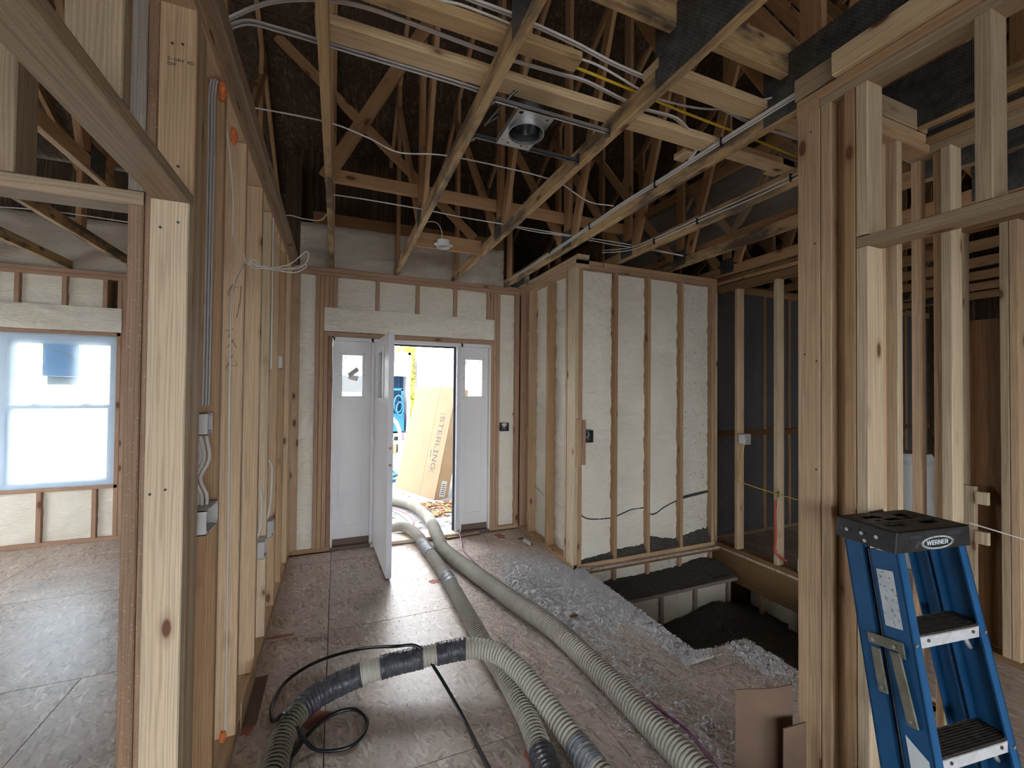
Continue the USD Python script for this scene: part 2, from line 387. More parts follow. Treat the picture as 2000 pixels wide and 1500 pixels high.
def foam_panel(parent, axis, a0, a1, z0, z1, at, depth, amp=0.012, mat="foam", name="foam_insulation", seed=0, res=0.03, label=None, bulge=0.005):
    """Sprayed foam filling a bay: a bumpy sheet whose front is near 'at' on the given axis, running back by depth.
    axis 'y': faces -y, spans x a0..a1. axis 'x': faces -x, spans y a0..a1."""
    nu, nv = max(3, int((a1 - a0) / res)), max(3, int((z1 - z0) / res))
    U, V = np.meshgrid(np.linspace(a0, a1, nu + 1), np.linspace(z0, z1, nv + 1))
    u, v = (U - a0) / (a1 - a0), (V - z0) / (z1 - z0)
    P = np.stack([U * 6, V * 20, np.full_like(U, seed * 3.1)], -1)
    h = (meshkit.fbm(P, 3, seed) - 0.5) * 2 * amp * 1.0 + (meshkit.noise(np.stack([U * 45, V * 30, U * 0 + seed], -1), seed + 5) - 0.5) * amp * 0.8
    edge = np.minimum.reduce([u * (a1 - a0), (1 - u) * (a1 - a0), v * (z1 - z0), (1 - v) * (z1 - z0)])
    h = h + bulge * (1 - np.exp(-edge / 0.03)) - bulge
    front = at - h
    if axis == "y":
        F = np.stack([U, front, V], -1); B = np.stack([U, np.full_like(U, at + depth), V], -1)
    else:
        F = np.stack([front, U, V], -1); B = np.stack([np.full_like(U, at + depth), U, V], -1)
    nn = (nu + 1) * (nv + 1)
    i, j = np.meshgrid(np.arange(nv), np.arange(nu), indexing="ij")
    a = i * (nu + 1) + j
    q = np.concatenate([np.stack([a, a + 1, a + nu + 2], -1).reshape(-1, 3), np.stack([a, a + nu + 2, a + nu + 1], -1).reshape(-1, 3)])
    rim = np.r_[np.arange(nu + 1), (np.arange(1, nv + 1)) * (nu + 1) + nu, nv * (nu + 1) + np.arange(nu)[::-1], (np.arange(1, nv)[::-1]) * (nu + 1)]
    r2 = np.roll(rim, -1)
    if axis == "x":
        q = q[:, ::-1]
    side = np.concatenate([np.stack([rim, nn + rim, r2], -1), np.stack([r2, nn + rim, nn + r2], -1)])
    # the back is a single flat sheet
    corners = [0, nu, nv * (nu + 1) + nu, nv * (nu + 1)]
    back = np.array([[nn + corners[0], nn + corners[2], nn + corners[1]], [nn + corners[0], nn + corners[3], nn + corners[2]]])
    me = trimesh.Trimesh(np.vstack([F.reshape(-1, 3), B.reshape(-1, 3)]), np.vstack([q, side, back]), process=False)
    return put(parent, name, me, mat, smooth=40, label=label)


PT0, PT1, PT2 = 2.695, 2.733, 2.772   # underside, seam and top of the double top plates

# ------------------------------------------------------------------ floor
HOLE = Polygon([(2.03, 1.97), (2.46, 1.97), (2.46, 1.17), (2.9, 1.17), (2.9, 1.5), (3.67, 1.5), (3.67, 3.24), (2.03, 3.24)])
REGISTER = Polygon([(1.815, 3.95), (1.90, 3.96), (1.885, 4.26), (1.81, 4.23)])
FLOOR_AREA = Polygon([(-5.2, -6), (8, -6), (8, 3.4), (1.99, 3.4), (1.99, 4.50), (-0.40, 4.50), (-0.40, 5.66), (-5.2, 5.66)])
floor = struct("floor", "dusty oriented strand board subfloor running through the entry hall and the rooms beside it")
rows = [-6.0, -4.28, -3.06, -1.84, -0.62, 0.60, 1.815, 3.04, 4.262, 5.7]
joints = [0.0, 1.2, 0, 1.2, 0, 1.2, -0.03, -0.03, -0.03, 1.2]
for r in range(len(rows) - 1):
    xs = [-5.2] + [x for x in np.arange(joints[r] - 2.44 * 3 + (1.21 if r % 2 else 0) * 0, 8, 2.44) if -5.2 < x < 8] + [8]
    if r == 6:
        xs = sorted(xs + [-1.26])
    for a, b in zip(xs[:-1], xs[1:]):
        pg = sbox(a + 0.002, rows[r] + 0.002, b - 0.002, rows[r + 1] - 0.002).intersection(FLOOR_AREA).difference(HOLE).difference(REGISTER)
        for g in getattr(pg, "geoms", [pg]):
            if g.area < 0.002:
                continue
            cx, cyy = (a + b) / 2, rows[r]
            me = trimesh.creation.extrude_polygon(g, 0.018, engine="earcut")
            me.apply_translation([-cx, -cyy, 0])
            M = np.eye(4); M[:3, 3] = (cx, cyy, -0.018)
            put(floor, "osb_panel", me, "osb_floor", M)
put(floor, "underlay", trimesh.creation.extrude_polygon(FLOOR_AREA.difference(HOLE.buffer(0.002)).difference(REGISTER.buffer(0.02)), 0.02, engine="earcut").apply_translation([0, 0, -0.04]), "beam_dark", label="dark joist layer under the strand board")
# rim of the stair opening
bd(floor, "rim_board", 2.00, 2.028, 1.93, 3.24, -0.30, -0.02, "beam_dark")
bd(floor, "rim_board", 2.00, 2.455, 1.93, 1.965, -0.30, -0.02, "beam_dark")
bd(floor, "rim_board", 2.42, 2.455, 1.17, 1.93, -0.30, -0.02, "beam_dark")
# register cut-out with a lump of foam in it
put(floor, "register_hole", rbox(1.79, 1.92, 3.93, 4.28, -0.16, -0.15), "kick_brown", label="cut-out in the floor for a register")
ic = trimesh.creation.icosphere(2, 1.0); ic.vertices *= [0.03, 0.09, 0.03]
ic.vertices += (meshkit.fbm(ic.vertices * 40, 3)[:, None] - 0.5) * 0.02
put(floor, "register_foam", ic.apply_translation([1.868, 4.07, -0.012]), "foam", smooth=True)
# marking paint on the strand board: thin sprayed patches
noisy("marking_paint", (0.42, 0.12, 0.09), (0.36, 0.16, 0.12), 40, rough=0.7, bump=0.3)
for px, py, rx, ry, s in ((-0.31, 3.085, 0.085, 0.016, 1), (0.775, 3.50, 0.05, 0.035, 2), (-0.10, 2.27, 0.10, 0.055, 3), (-0.36, 2.30, 0.03, 0.03, 4), (0.80, 1.66, 0.03, 0.05, 5), (1.66, 4.33, 0.05, 0.07, 6)):
    a = np.linspace(0, 2 * np.pi, 40, endpoint=False)
    k = 0.6 + 0.8 * meshkit.noise(np.stack([np.cos(a) * 3 + s * 9, np.sin(a) * 3, a * 0], -1), s)
    g = Polygon(np.stack([px + rx * k * np.cos(a), py + ry * k * np.sin(a)], 1)).buffer(0)
    put(floor, "marking_paint", trimesh.util.concatenate([trimesh.creation.extrude_polygon(q, 0.0012, engine="earcut") for q in getattr(g, "geoms", [g])]), "marking_paint", label="sprayed red marking paint")

fd = struct("floor_foundation", "dark foundation walls closing the space under the floor")
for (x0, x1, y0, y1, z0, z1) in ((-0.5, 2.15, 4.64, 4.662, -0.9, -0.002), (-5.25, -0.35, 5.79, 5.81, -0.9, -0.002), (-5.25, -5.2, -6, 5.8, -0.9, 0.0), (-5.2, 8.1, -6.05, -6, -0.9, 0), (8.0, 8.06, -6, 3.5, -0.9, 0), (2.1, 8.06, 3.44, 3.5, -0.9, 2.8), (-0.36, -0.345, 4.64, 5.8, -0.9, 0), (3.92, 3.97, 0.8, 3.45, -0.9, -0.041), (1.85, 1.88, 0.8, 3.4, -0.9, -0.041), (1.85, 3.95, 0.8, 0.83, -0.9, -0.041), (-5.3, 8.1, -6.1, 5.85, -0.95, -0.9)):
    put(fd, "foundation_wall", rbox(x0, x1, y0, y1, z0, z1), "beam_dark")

# ------------------------------------------------------------------ front wall with the door unit
YF = 4.523
wf = struct("wall_front", "framed front wall around the entry door with cream spray foam between reddish studs")
D = 0.14


def stud_y(par, x0, x1, z0, z1, mat, y=YF, d=D, name="stud"):
    return bd(par, name, x0, x1, y, y + d, z0, z1, mat)


bd(wf, "top_plate", -0.40, 1.96, YF, YF + D, PT0, PT1 - 0.001, "spruce_red")
bd(wf, "top_plate", -0.40, 1.96, YF, YF + D, PT1, PT2, "spruce_red")
bd(wf, "bottom_plate", -0.40, -0.048, YF, YF + D, 0, 0.038, "pine_warm")
bd(wf, "bottom_plate", 1.602, 1.96, YF, YF + D, 0, 0.038, "pine")
stud_y(wf, -0.40, -0.338, 0.038, PT0, "pine")
for x0 in (-0.203, -0.1635):
    stud_y(wf, x0, x0 + 0.0375, 0.038, PT0, "spruce_red" if x0 < -0.2 else "pine_warm")
for x0 in (-0.124, -0.0845):
    stud_y(wf, x0, x0 + 0.0375, 0.038, 2.10, "spruce_red" if x0 < -0.1 else "spruce_red2", name="jack_stud")
for x0 in (-0.124, -0.0845, -0.045):
    stud_y(wf, x0, x0 + 0.0385, 2.385, PT0, "spruce_red", name="cripple_stud")
for x0 in (0.354, 0.760, 1.171, 1.557, 1.5965):
    stud_y(wf, x0, x0 + 0.0375, 2.385, PT0, "spruce_red", name="cripple_stud")
for x0 in (1.600,):
    stud_y(wf, x0, x0 + 0.0365, 0.038, 2.10, "pine_warm", name="jack_stud")
for x0 in (1.6375, 1.676):
    stud_y(wf, x0, x0 + 0.0375, 0.038, PT0, "spruce_red")
stud_y(wf, 1.906, 1.957, 0.038, PT0, "spruce_red")
bd(wf, "header_plate", -0.124, 1.636, YF, YF + D, 2.10, 2.147, "spruce_red")
foam_panel(wf, "y", -0.124, 1.640, 2.150, 2.383, YF - 0.012, 0.10, amp=0.010, seed=3, res=0.016, label="foam sprayed over the door header")
for a, b, s in ((-0.007, 0.354, 4), (0.392, 0.760, 5), (0.798, 1.171, 6), (1.209, 1.557, 7)):
    foam_panel(wf, "y", a, b, 2.37, PT0, YF + 0.035, 0.10, amp=0.013, seed=s, res=0.016)
foam_panel(wf, "y", -0.338, -0.203, 0.038, PT0, YF + 0.02, 0.11, amp=0.018, seed=8, res=0.018)
foam_panel(wf, "y", 1.714, 1.906, 0.038, PT0, YF + 0.045, 0.09, amp=0.014, seed=9, res=0.02)
# foam band over the plates up to the attic
kneex = np.array([-0.36, -0.06, 0.4, 0.9, 1.4, 1.76])
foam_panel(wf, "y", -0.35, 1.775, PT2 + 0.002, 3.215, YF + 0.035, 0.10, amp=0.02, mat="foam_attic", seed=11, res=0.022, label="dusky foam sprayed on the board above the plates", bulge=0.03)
bd(wf, "attic_board", -0.24, 1.775, YF + 0.07, YF + 0.10, 2.9, 3.34, "plywood", label="brown board standing above the plates")
# outer skin, with the door opening left free
for a in ((-0.47, -0.046, 0, 2.78), (1.60, 1.97, 0, 2.78), (-0.046, 1.60, 2.10, 2.78)):
    put(wf, "sheathing", rbox(a[0], a[1], YF + D, YF + D + 0.012, a[2], a[3]), "osb_roof")

# door unit
YD = 4.56
dr = struct("door_1", "white entry door standing open between two white sidelights with square panes")


def plate_with_hole(x0, x1, z0, z1, hx0, hx1, hz0, hz1, y0, y1):
    g = sbox(x0, z0, x1, z1).difference(sbox(hx0, hz0, hx1, hz1))
    me = trimesh.creation.extrude_polygon(g, y1 - y0, engine="earcut")
    me.apply_transform(trimesh.transformations.rotation_matrix(math.pi / 2, [1, 0, 0]))
    return me.apply_translation([0, y1, 0])


for (x0, x1, h0, h1, gl) in ((-0.044, 0.332, 0.047, 0.236, "left"), (1.258, 1.598, 1.317, 1.514, "right")):
    put(dr, "sidelight_panel", plate_with_hole(x0 + 0.02, x1 - 0.01, 0.095, 2.075, h0, h1, 1.515, 1.925, YD + 0.01, YD + 0.05), "door_paint")
    put(dr, "lite_trim", plate_with_hole(h0 - 0.028, h1 + 0.028, 1.487, 1.953, h0, h1, 1.515, 1.925, YD - 0.002, YD + 0.012), "door_paint")
    put(dr, "pane", rbox(h0, h1, YD + 0.028, YD + 0.033, 1.515, 1.925), "glass")
    put(dr, "raised_panel", plate_with_hole(x0 + 0.075, x1 - 0.065, 0.20, 1.36, x0 + 0.10, x1 - 0.09, 0.225, 1.335, YD + 0.003, YD + 0.011), "door_paint")
    put(dr, "frame", trimesh.util.concatenate([rbox(x0, x0 + 0.02, YF - 0.004, YD + 0.1, 0.0, 2.095), rbox(x1 - 0.012, x1 + 0.008, YF - 0.004, YD + 0.1, 0.03, 2.095)]), "door_paint")
    put(dr, "kick_board", rbox(x0 + 0.02, x1 - 0.012, YD + 0.0, YD + 0.04, 0.035, 0.095), "kick_brown")
    put(dr, "screw", trimesh.util.concatenate([cyl([x, YD - 0.006, z], [x, YD + 0.002, z], 0.005, 8) for x in (h0 - 0.018, h1 + 0.018) for z in (1.503, 1.94, 1.72)]), "zinc_dark")
    put(dr, "sticker_dot", trimesh.util.concatenate([cyl([x, YD + 0.024, z], [x, YD + 0.028, z], 0.006, 10) for x, z in (((h0 + 0.03, 1.90),) if gl == "left" else ((h0 + 0.02, 1.895), (h1 - 0.022, 1.90)))]), "ink")
MTG = frame((0.165, YD + 0.02, 1.735), (0, 0.05, 1), (0.75, 0, 0.66))
put(dr, "hang_tag", rbox(-0.055, 0.055, -0.0008, 0.0008, -0.022, 0.022).apply_transform(frame((0.152, YD + 0.020, 1.755), (-0.62, 0, 0.78), (0.78, 0, 0.62))), "sticker_grey", label="tan tag hanging by the left sidelight pane")
put(dr, "hardware_card", rbox(-0.045, 0.045, -0.0008, 0.0008, -0.025, 0.025).apply_transform(frame((0.150, YD + 0.024, 1.70), (0.25, 0, 0.97), (0.97, 0, -0.25))), "box_white", label="white card in the left sidelight pane")
put(dr, "head_jamb", rbox(-0.044, 1.598, YF - 0.004, YD + 0.1, 2.062, 2.098), "door_paint")
put(dr, "head_gasket", rbox(0.345, 1.20, YD + 0.03, YD + 0.05, 2.045, 2.062), "gasket")
put(dr, "hinge_jamb", rbox(0.334, 0.352, YF - 0.002, YD + 0.1, 0.03, 2.062), "door_paint")
put(dr, "strike_jamb", trimesh.util.concatenate([rbox(1.215, 1.262, YF - 0.002, YD + 0.1, 0.03, 2.062)]), "door_edge")
put(dr, "jamb_gasket", rbox(1.195, 1.215, YD + 0.03, YD + 0.05, 0.03, 2.062), "gasket")
bd(dr, "threshold", 0.33, 1.262, YF - 0.06, YD + 0.16, 0.004, 0.04, "threshold_wood")
put(dr, "sill_edge", rbox(-0.046, 1.60, YF - 0.01, YD + 0.12, -0.004, 0.032), "kick_brown")
strut(dr, "shim", (1.10, YF - 0.075, 0.014), (1.47, YF - 0.03, 0.018), 0.05, 0.012, (0, 1, 0), "pine", label="loose wooden wedge by the sill")
# leaf, swung into the hall
H0, H1 = np.array([0.374, 4.548]), np.array([0.416, 3.640])
ld = (H1 - H0) / np.linalg.norm(H1 - H0); lw = np.linalg.norm(H1 - H0)
LM = np.eye(4); LM[:3, 0] = [*ld, 0]; LM[:3, 1] = [ld[1], -ld[0], 0]; LM[:3, 1] *= -1; LM[:3, 3] = [H0[0], H0[1], 0.026]
# local: x along the leaf from the hinge, y through it, z up
leaf = plate_with_hole(0, lw, 0, 2.035, 0.30, 0.62, 1.48, 1.90, -0.022, 0.022)
put(dr, "leaf", leaf, "door_paint", LM, label="white door leaf swung into the hall")
for s in (-1, 1):
    put(dr, "leaf_lite_trim", plate_with_hole(0.265, 0.655, 1.445, 1.935, 0.30, 0.62, 1.48, 1.90, s * 0.026 - 0.006, s * 0.026 + 0.006), "door_paint", LM)
put(dr, "leaf_pane", rbox(0.30, 0.62, -0.003, 0.003, 1.48, 1.90), "glass", LM)
put(dr, "muntin", trimesh.util.concatenate([rbox(0.405, 0.412, -0.007, 0.007, 1.48, 1.90), rbox(0.508, 0.515, -0.007, 0.007, 1.48, 1.90), rbox(0.30, 0.62, -0.006, 0.006, 1.62, 1.627)]), "door_edge", LM)
put(dr, "leaf_edge", rbox(lw, lw + 0.002, -0.021, 0.021, 0.0, 2.035), "door_edge", LM)
put(dr, "latch_hole", trimesh.util.concatenate([cyl([lw, 0, 0.93], [lw + 0.004, 0, 0.93], 0.013, 16), cyl([lw, 0, 1.07], [lw + 0.004, 0, 1.07], 0.013, 16)]), "pine_warm", LM)
put(dr, "sweep", trimesh.util.concatenate([rbox(0.01, lw, y - 0.001, y + 0.001, -0.016, 0.0) for y in (-0.016, -0.006, 0.004, 0.014)]), "gasket", LM, label="black sweep under the leaf")
for z in (0.22, 1.04, 1.84):
    hg = put(dr, "hinge", trimesh.util.concatenate([rbox(0.350, 0.372, YD - 0.012, YD - 0.008, z - 0.05, z + 0.05), cyl([0.360, YD - 0.024, z - 0.05], [0.360, YD - 0.024, z + 0.05], 0.007, 12)]), "zinc_dark")

# ------------------------------------------------------------------ hall wall on the left
XL = -0.396
wl = struct("wall_hall_left", "open stud partition of yellow pine along the left of the hall, wires stapled to it")
XB = XL - 0.089
bd(wl, "bottom_plate", XB, XL, 1.46, YF, 0, 0.038, "pine_warm")
bd(wl, "top_plate", XB, XL, 1.46, YF + D, PT0, PT1 - 0.001, "pine")
bd(wl, "top_plate", XB, XL, 1.2, YF + D, PT1, PT2, "pine")
bd(wl, "jack_stud", XB, XL, 1.46, 1.498, 0.0, 2.108, "pine_pale", label="pale jack stud carrying the flat header")
for k, mt in enumerate(("pine", "pine_pale", "pine")):
    bd(wl, "stud", XB, XL - 0.002 * k, 1.499 + 0.039 * k, 1.537 + 0.039 * k, 0.038, PT0, mt)
for y, mt in ((1.83, "pine_warm"), (2.236, "pine"), (2.69, "pine"), (3.05, "pine_pale"), (3.46, "pine"), (3.86, "pine_warm"), (4.27, "pine")):
    bd(wl, "stud", XB, XL, y, y + 0.038, 0.038, PT0, mt)
bd(wl, "stud", XB, XL, 4.45, 4.488, 0.038, PT0, "pine")
# the wall goes on towards the camera as a cased opening under a flat header
bd(wl, "flat_header", XB, XL, -1.9, 1.498, 2.109, 2.147, "weathered", label="dusty flat board heading the opening beside the camera")
bd(wl, "cripple_stud", XB, XL, 1.05, 1.088, 2.148, PT0, "weathered")
bd(wl, "cripple_stud", XB, XL, 0.45, 0.488, 2.148, PT0, "weathered")
bd(wl, "top_plate", XB, XL, -1.9, 1.459, PT0, PT1 - 0.001, "pine")
bd(wl, "top_plate", XB, XL, -1.9, 1.199, PT1, PT2, "pine")

# partition with the opening into the left room
wo = struct("wall_left_opening", "framed opening into the room at the left, its posts speckled with overspray")
bd(wo, "trimmer_stud", -0.548, -0.512, 1.50, 1.589, 0.0, 2.095, "speckled", label="reddish trimmer speckled with white overspray")
bd(wo, "king_stud", -0.511, -0.487, 1.502, 1.589, 0.038, PT0, "speckled")
bd(wo, "flat_header", -1.9, -0.513, 1.50, 1.589, 2.097, 2.137, "weathered", label="fuzzy flat header over the left opening")
bd(wo, "cripple_stud", -0.549, -0.512, 1.50, 1.589, 2.138, PT0, "greyed", label="grey weathered cripple above the opening")
bd(wo, "cripple_stud", -0.818, -0.780, 1.50, 1.589, 2.138, PT0, "weathered")
bd(wo, "cripple_stud", -1.30, -1.262, 1.50, 1.589, 2.138, PT0, "weathered")
bd(wo, "jack_stud", -1.939, -1.901, 1.50, 1.589, 0.0, 2.137, "pine")
bd(wo, "stud", -1.978, -1.940, 1.50, 1.589, 0.038, PT0, "pine")
bd(wo, "top_plate", -2.0, -0.487, 1.50, 1.589, PT0, PT1 - 0.001, "pine")
bd(wo, "top_plate", -2.0, -0.487, 1.50, 1.589, PT1, PT2, "pine")

# ------------------------------------------------------------------ left room
YW = 5.65
ww = struct("wall_left_room", "foamed outside wall of the left room around its window")
bd(ww, "top_plate", -4.6, -0.49, YW, YW + D, PT0, PT1 - 0.001, "spruce_red")
bd(ww, "top_plate", -4.6, -0.49, YW, YW + D, PT1, PT2, "spruce_red")
bd(ww, "bottom_plate", -4.6, -0.49, YW, YW + D, 0, 0.038, "spruce_red")
bd(ww, "header_plate", -3.06, -2.10, YW, YW + D, 2.11, 2.148, "spruce_red")
bd(ww, "sill_plate", -3.06, -2.10, YW, YW + D, 0.535, 0.573, "spruce_red")
for x in (-3.10, -2.13, -2.09):
    bd(ww, "stud", x, x + 0.038, YW, YW + D, 0.038, PT0, "spruce_red")
for x in (-2.72, -2.30):
    bd(ww, "cripple_stud", x, x + 0.038, YW, YW + D, 0.038, 0.534, "spruce_red")
for x in (-2.92, -2.57, -2.25):
    bd(ww, "cripple_stud", x, x + 0.038, YW, YW + D, 2.38, PT0, "spruce_red")
for x in (-1.70, -1.30, -0.90, -0.53, -3.5, -3.9, -4.3):
    bd(ww, "stud", x, x + 0.038, YW, YW + D, 0.038, PT0, "spruce_red")
foam_panel(ww, "y", -3.06, -2.09, 2.15, 2.40, YW - 0.012, 0.1, seed=21, res=0.02)
for k, (a, b, z0, z1) in enumerate(((-3.06, -2.92, 2.38, PT0), (-2.88, -2.57, 2.38, PT0), (-2.53, -2.25, 2.38, PT0), (-3.06, -2.72, 0.038, 0.535), (-2.68, -2.30, 0.038, 0.535), (-2.26, -2.13, 0.038, 0.535),
                                    (-2.05, -1.70, 0.038, PT0), (-1.66, -1.30, 0.038, PT0), (-1.26, -0.90, 0.038, PT0), (-0.86, -0.53, 0.038, PT0), (-3.46, -3.10, 0.038, PT0), (-3.86, -3.5, 0.038, PT0), (-4.26, -3.9, 0.038, PT0))):
    foam_panel(ww, "y", a, b, z0, z1, YW + 0.03, 0.1, seed=30 + k, res=0.025)
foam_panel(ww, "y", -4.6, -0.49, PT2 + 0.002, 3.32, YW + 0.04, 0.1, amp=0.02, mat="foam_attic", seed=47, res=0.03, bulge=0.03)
for a in ((-4.6, -3.06, 0, 2.78), (-2.10, -0.35, 0, 2.78), (-3.06, -2.10, 0, 0.55), (-3.06, -2.10, 2.12, 2.78), (-4.6, -0.35, 2.78, 3.9)):
    put(ww, "sheathing", rbox(a[0], a[1], YW + D, YW + D + 0.012, a[2], a[3]), "osb_roof")
wn = struct("window_1", "double-hung white vinyl window with a blue sticker on its upper sash, glaring with daylight")
put(wn, "frame", plate_with_hole(-3.02, -2.135, 0.575, 2.105, -2.965, -2.185, 0.62, 2.045, YW + 0.02, YW + 0.10), "vinyl")
put(wn, "lower_sash", plate_with_hole(-2.965, -2.185, 0.62, 1.385, -2.915, -2.20, 0.645, 1.36, YW + 0.03, YW + 0.06), "vinyl")
put(wn, "upper_sash", plate_with_hole(-2.965, -2.185, 1.37, 2.045, -2.915, -2.20, 1.40, 2.012, YW + 0.06, YW + 0.09), "vinyl")
put(wn, "meeting_rail", rbox(-2.965, -2.185, YW + 0.02, YW + 0.06, 1.36, 1.40), "vinyl")
put(wn, "sash_lock", trimesh.util.concatenate([rbox(x - 0.03, x + 0.03, YW + 0.02, YW + 0.055, 1.40, 1.415) for x in (-2.75, -2.36)]), "vinyl")
put(wn, "pane", rbox(-2.915, -2.20, YW + 0.044, YW + 0.048, 0.645, 1.36), "glass")
put(wn, "pane", rbox(-2.915, -2.20, YW + 0.074, YW + 0.078, 1.40, 2.012), "glass")
for a in ((-2.682, -2.672, 1.40, 2.012), (-2.447, -2.437, 1.40, 2.012), (-2.915, -2.20, 1.70, 1.71)):
    put(wn, "muntin", rbox(a[0], a[1], YW + 0.068, YW + 0.084, a[2], a[3]), "vinyl")
st = put(wn, "sticker", rbox(-2.728, -2.452, YW + 0.066, YW + 0.072, 1.685, 2.012), "sticker_blue", label="blue manufacturer's sticker")
put(st, "sticker_strip", rbox(-2.69, -2.462, YW + 0.066, YW + 0.072, 1.60, 1.684), "sticker_grey")
arc = np.array([(-2.66 + 0.19 * t, YW + 0.064, 1.945 - 0.10 * t * t) for t in np.linspace(0, 1, 14)])
put(st, "sticker_arc", tube(arc, 0.009, 6), "sticker_grey", smooth=True)
put(wn, "plastic_film", rbox(-3.03, -2.13, YW - 0.004, YW - 0.003, 0.57, 2.11), "plastic_film", label="thin plastic film taped over the window")

wll = struct("wall_left", "far left wall of the left room with a plain window opening")
for a in ((-4.66, -4.6, 1.59, 3.6), (-4.66, -4.6, 5.0, 5.79)):
    put(wll, "sheathing", rbox(a[0], a[1], a[2], a[3], 0, 2.78), "osb_roof")
put(wll, "sheathing", rbox(-4.66, -4.6, 1.9, 5.0, 0, 0.5), "osb_roof")
put(wll, "sheathing", rbox(-4.66, -4.6, 1.9, 5.0, 2.15, 2.78), "osb_roof")
for y in np.arange(1.7, 5.6, 0.406):
    if not 3.58 < y < 5.0:
        bd(wll, "stud", -4.6, -4.51, y, y + 0.038, 0.038, PT0, "pine")
bd(wll, "top_plate", -4.6, -4.51, 1.59, 5.65, PT0, PT2, "pine")
bd(wll, "bottom_plate", -4.6, -4.51, 1.59, 5.65, 0, 0.038, "pine")
# party return between left room and porch
wr = struct("wall_porch_left", "sheathed return wall between the left room and the porch")
put(wr, "sheathing", rbox(-0.49, -0.35, YF + D + 0.012, YW + D, 0, 3.9), "osb_roof")

# ------------------------------------------------------------------ right side of the entry (jog)
XJ = 1.961
wj = struct("wall_entry_right", "short foamed wall at the right of the entry, studs edge-on")
bd(wj, "bottom_plate", XJ, XJ + D, 3.283, YF, 0, 0.038, "pine_warm")
bd(wj, "top_plate", XJ, XJ + D, 3.283, YF + D, PT0, PT1 - 0.001, "pine")
bd(wj, "top_plate", XJ - 0.002, XJ + D, 3.283, YF + D, PT1, PT2, "pine")
bd(wj, "tie_plate", XJ, XJ + D - 0.02, 3.25, YF + D, PT2 + 0.001, PT2 + 0.037, "pine_pale")
bd(wj, "corner_stud", XJ, XJ + 0.038, 3.283, 3.423, 0.0, PT0, "pine_pale", label="bright corner stud facing the hall")
for y, mt in ((3.425, "pine"), (3.81, "pine_warm"), (4.247, "pine"), (4.47, "spruce_red")):
    bd(wj, "stud", XJ, XJ + D, y, y + 0.038, 0.038, PT0, mt)
for k, (a, b) in enumerate(((3.463, 3.81), (3.848, 4.247), (4.285, 4.47))):
    foam_panel(wj, "x", a, b, 0.038, PT0, XJ + 0.085, 0.05, amp=0.014, seed=60 + k, res=0.02)
put(wj, "corner_filler", rbox(1.90, XJ + D, YF + 0.06, YF + D, 0, 2.78), "osb_roof")
put(wj, "sheathing", rbox(XJ + D, XJ + D + 0.012, 3.435, YF + D, 0, 2.78), "osb_roof")

for P in ([(3.852, 0.50), (4.0, 0.475), (4.24, 0.52)], [(3.466, 0.46), (3.60, 0.455), (3.80, 0.46)]):
    put(wj, "buried_cable", tube(spline([(XJ + 0.08, y, z) for y, z in P], 0.01), 0.006, 6), "wire_white", smooth=True, label="pale cable half buried in the foam")

# ------------------------------------------------------------------ stair wall facing the camera
Y2 = 3.283
ws = struct("wall_stair", "foamed wall behind the stairwell with narrow studs showing")
bd(ws, "bottom_plate", XJ + 0.14, 3.67, Y2, Y2 + D, -0.0, 0.038, "pine")
bd(ws, "top_plate", XJ + 0.14, 3.70, Y2, Y2 + D, PT0, PT1 - 0.001, "spruce_red")
bd(ws, "top_plate", XJ + 0.30, 3.70, Y2, Y2 + D, PT1, PT2, "pine_warm")
bd(ws, "plate_block", XJ + 0.005, XJ + 0.295, Y2, Y2 + D, PT1, PT2, "spruce_red")
bd(ws, "stud", XJ + 0.039, XJ + 0.08, Y2, Y2 + D, 0.038, PT0, "pine_warm")
xs = [2.387, 2.771, 3.183, 3.60]
for x in xs:
    bd(ws, "stud", x, x + 0.038, Y2, Y2 + D, 0.038, PT0, "pine_warm" if x < 3.5 else "pine")
bd(ws, "stud", 3.645, 3.683, Y2, Y2 + D, 0.0, PT0, "pine")
for k, (a, b, mt) in enumerate(((2.04, 2.387, "foam"), (2.425, 2.771, "foam"), (2.809, 3.183, "foam"), (3.221, 3.60, "foam_dirty"))):
    foam_panel(ws, "y", a, b, 0.038, PT0, Y2 + 0.05, 0.08, amp=0.016, mat=mt, seed=70 + k, res=0.02)
bd(ws, "scab_block", 1.974, 2.012, Y2 - 0.04, Y2 - 0.001, 0.91, 1.335, "pine_warm")
bd(ws, "scab_block", 2.015, 2.055, Y2 - 0.04, Y2 - 0.001, 0.93, 1.325, "spruce_red")
put(ws, "sheathing", rbox(XJ + 0.0, 3.75, Y2 + D, Y2 + D + 0.012, -0.6, 2.78), "osb_roof")
for P in ([(2.045, 0.475), (2.12, 0.425), (2.24, 0.405), (2.38, 0.40)], [(2.43, 0.405), (2.52, 0.43), (2.62, 0.455), (2.765, 0.46)], [(2.815, 0.40), (2.90, 0.385), (3.02, 0.44), (3.175, 0.49)], [(3.225, 0.51), (3.35, 0.525), (3.59, 0.55)]):
    put(ws, "buried_cable", tube(spline([(x, Y2 + 0.046, z) for x, z in P], 0.01), 0.006 if P[0][0] < 3.2 else 0.014, 6), "cellulose" if P[0][0] > 2.0 else "wire_grey", smooth=True, label="cable half buried in the foam")
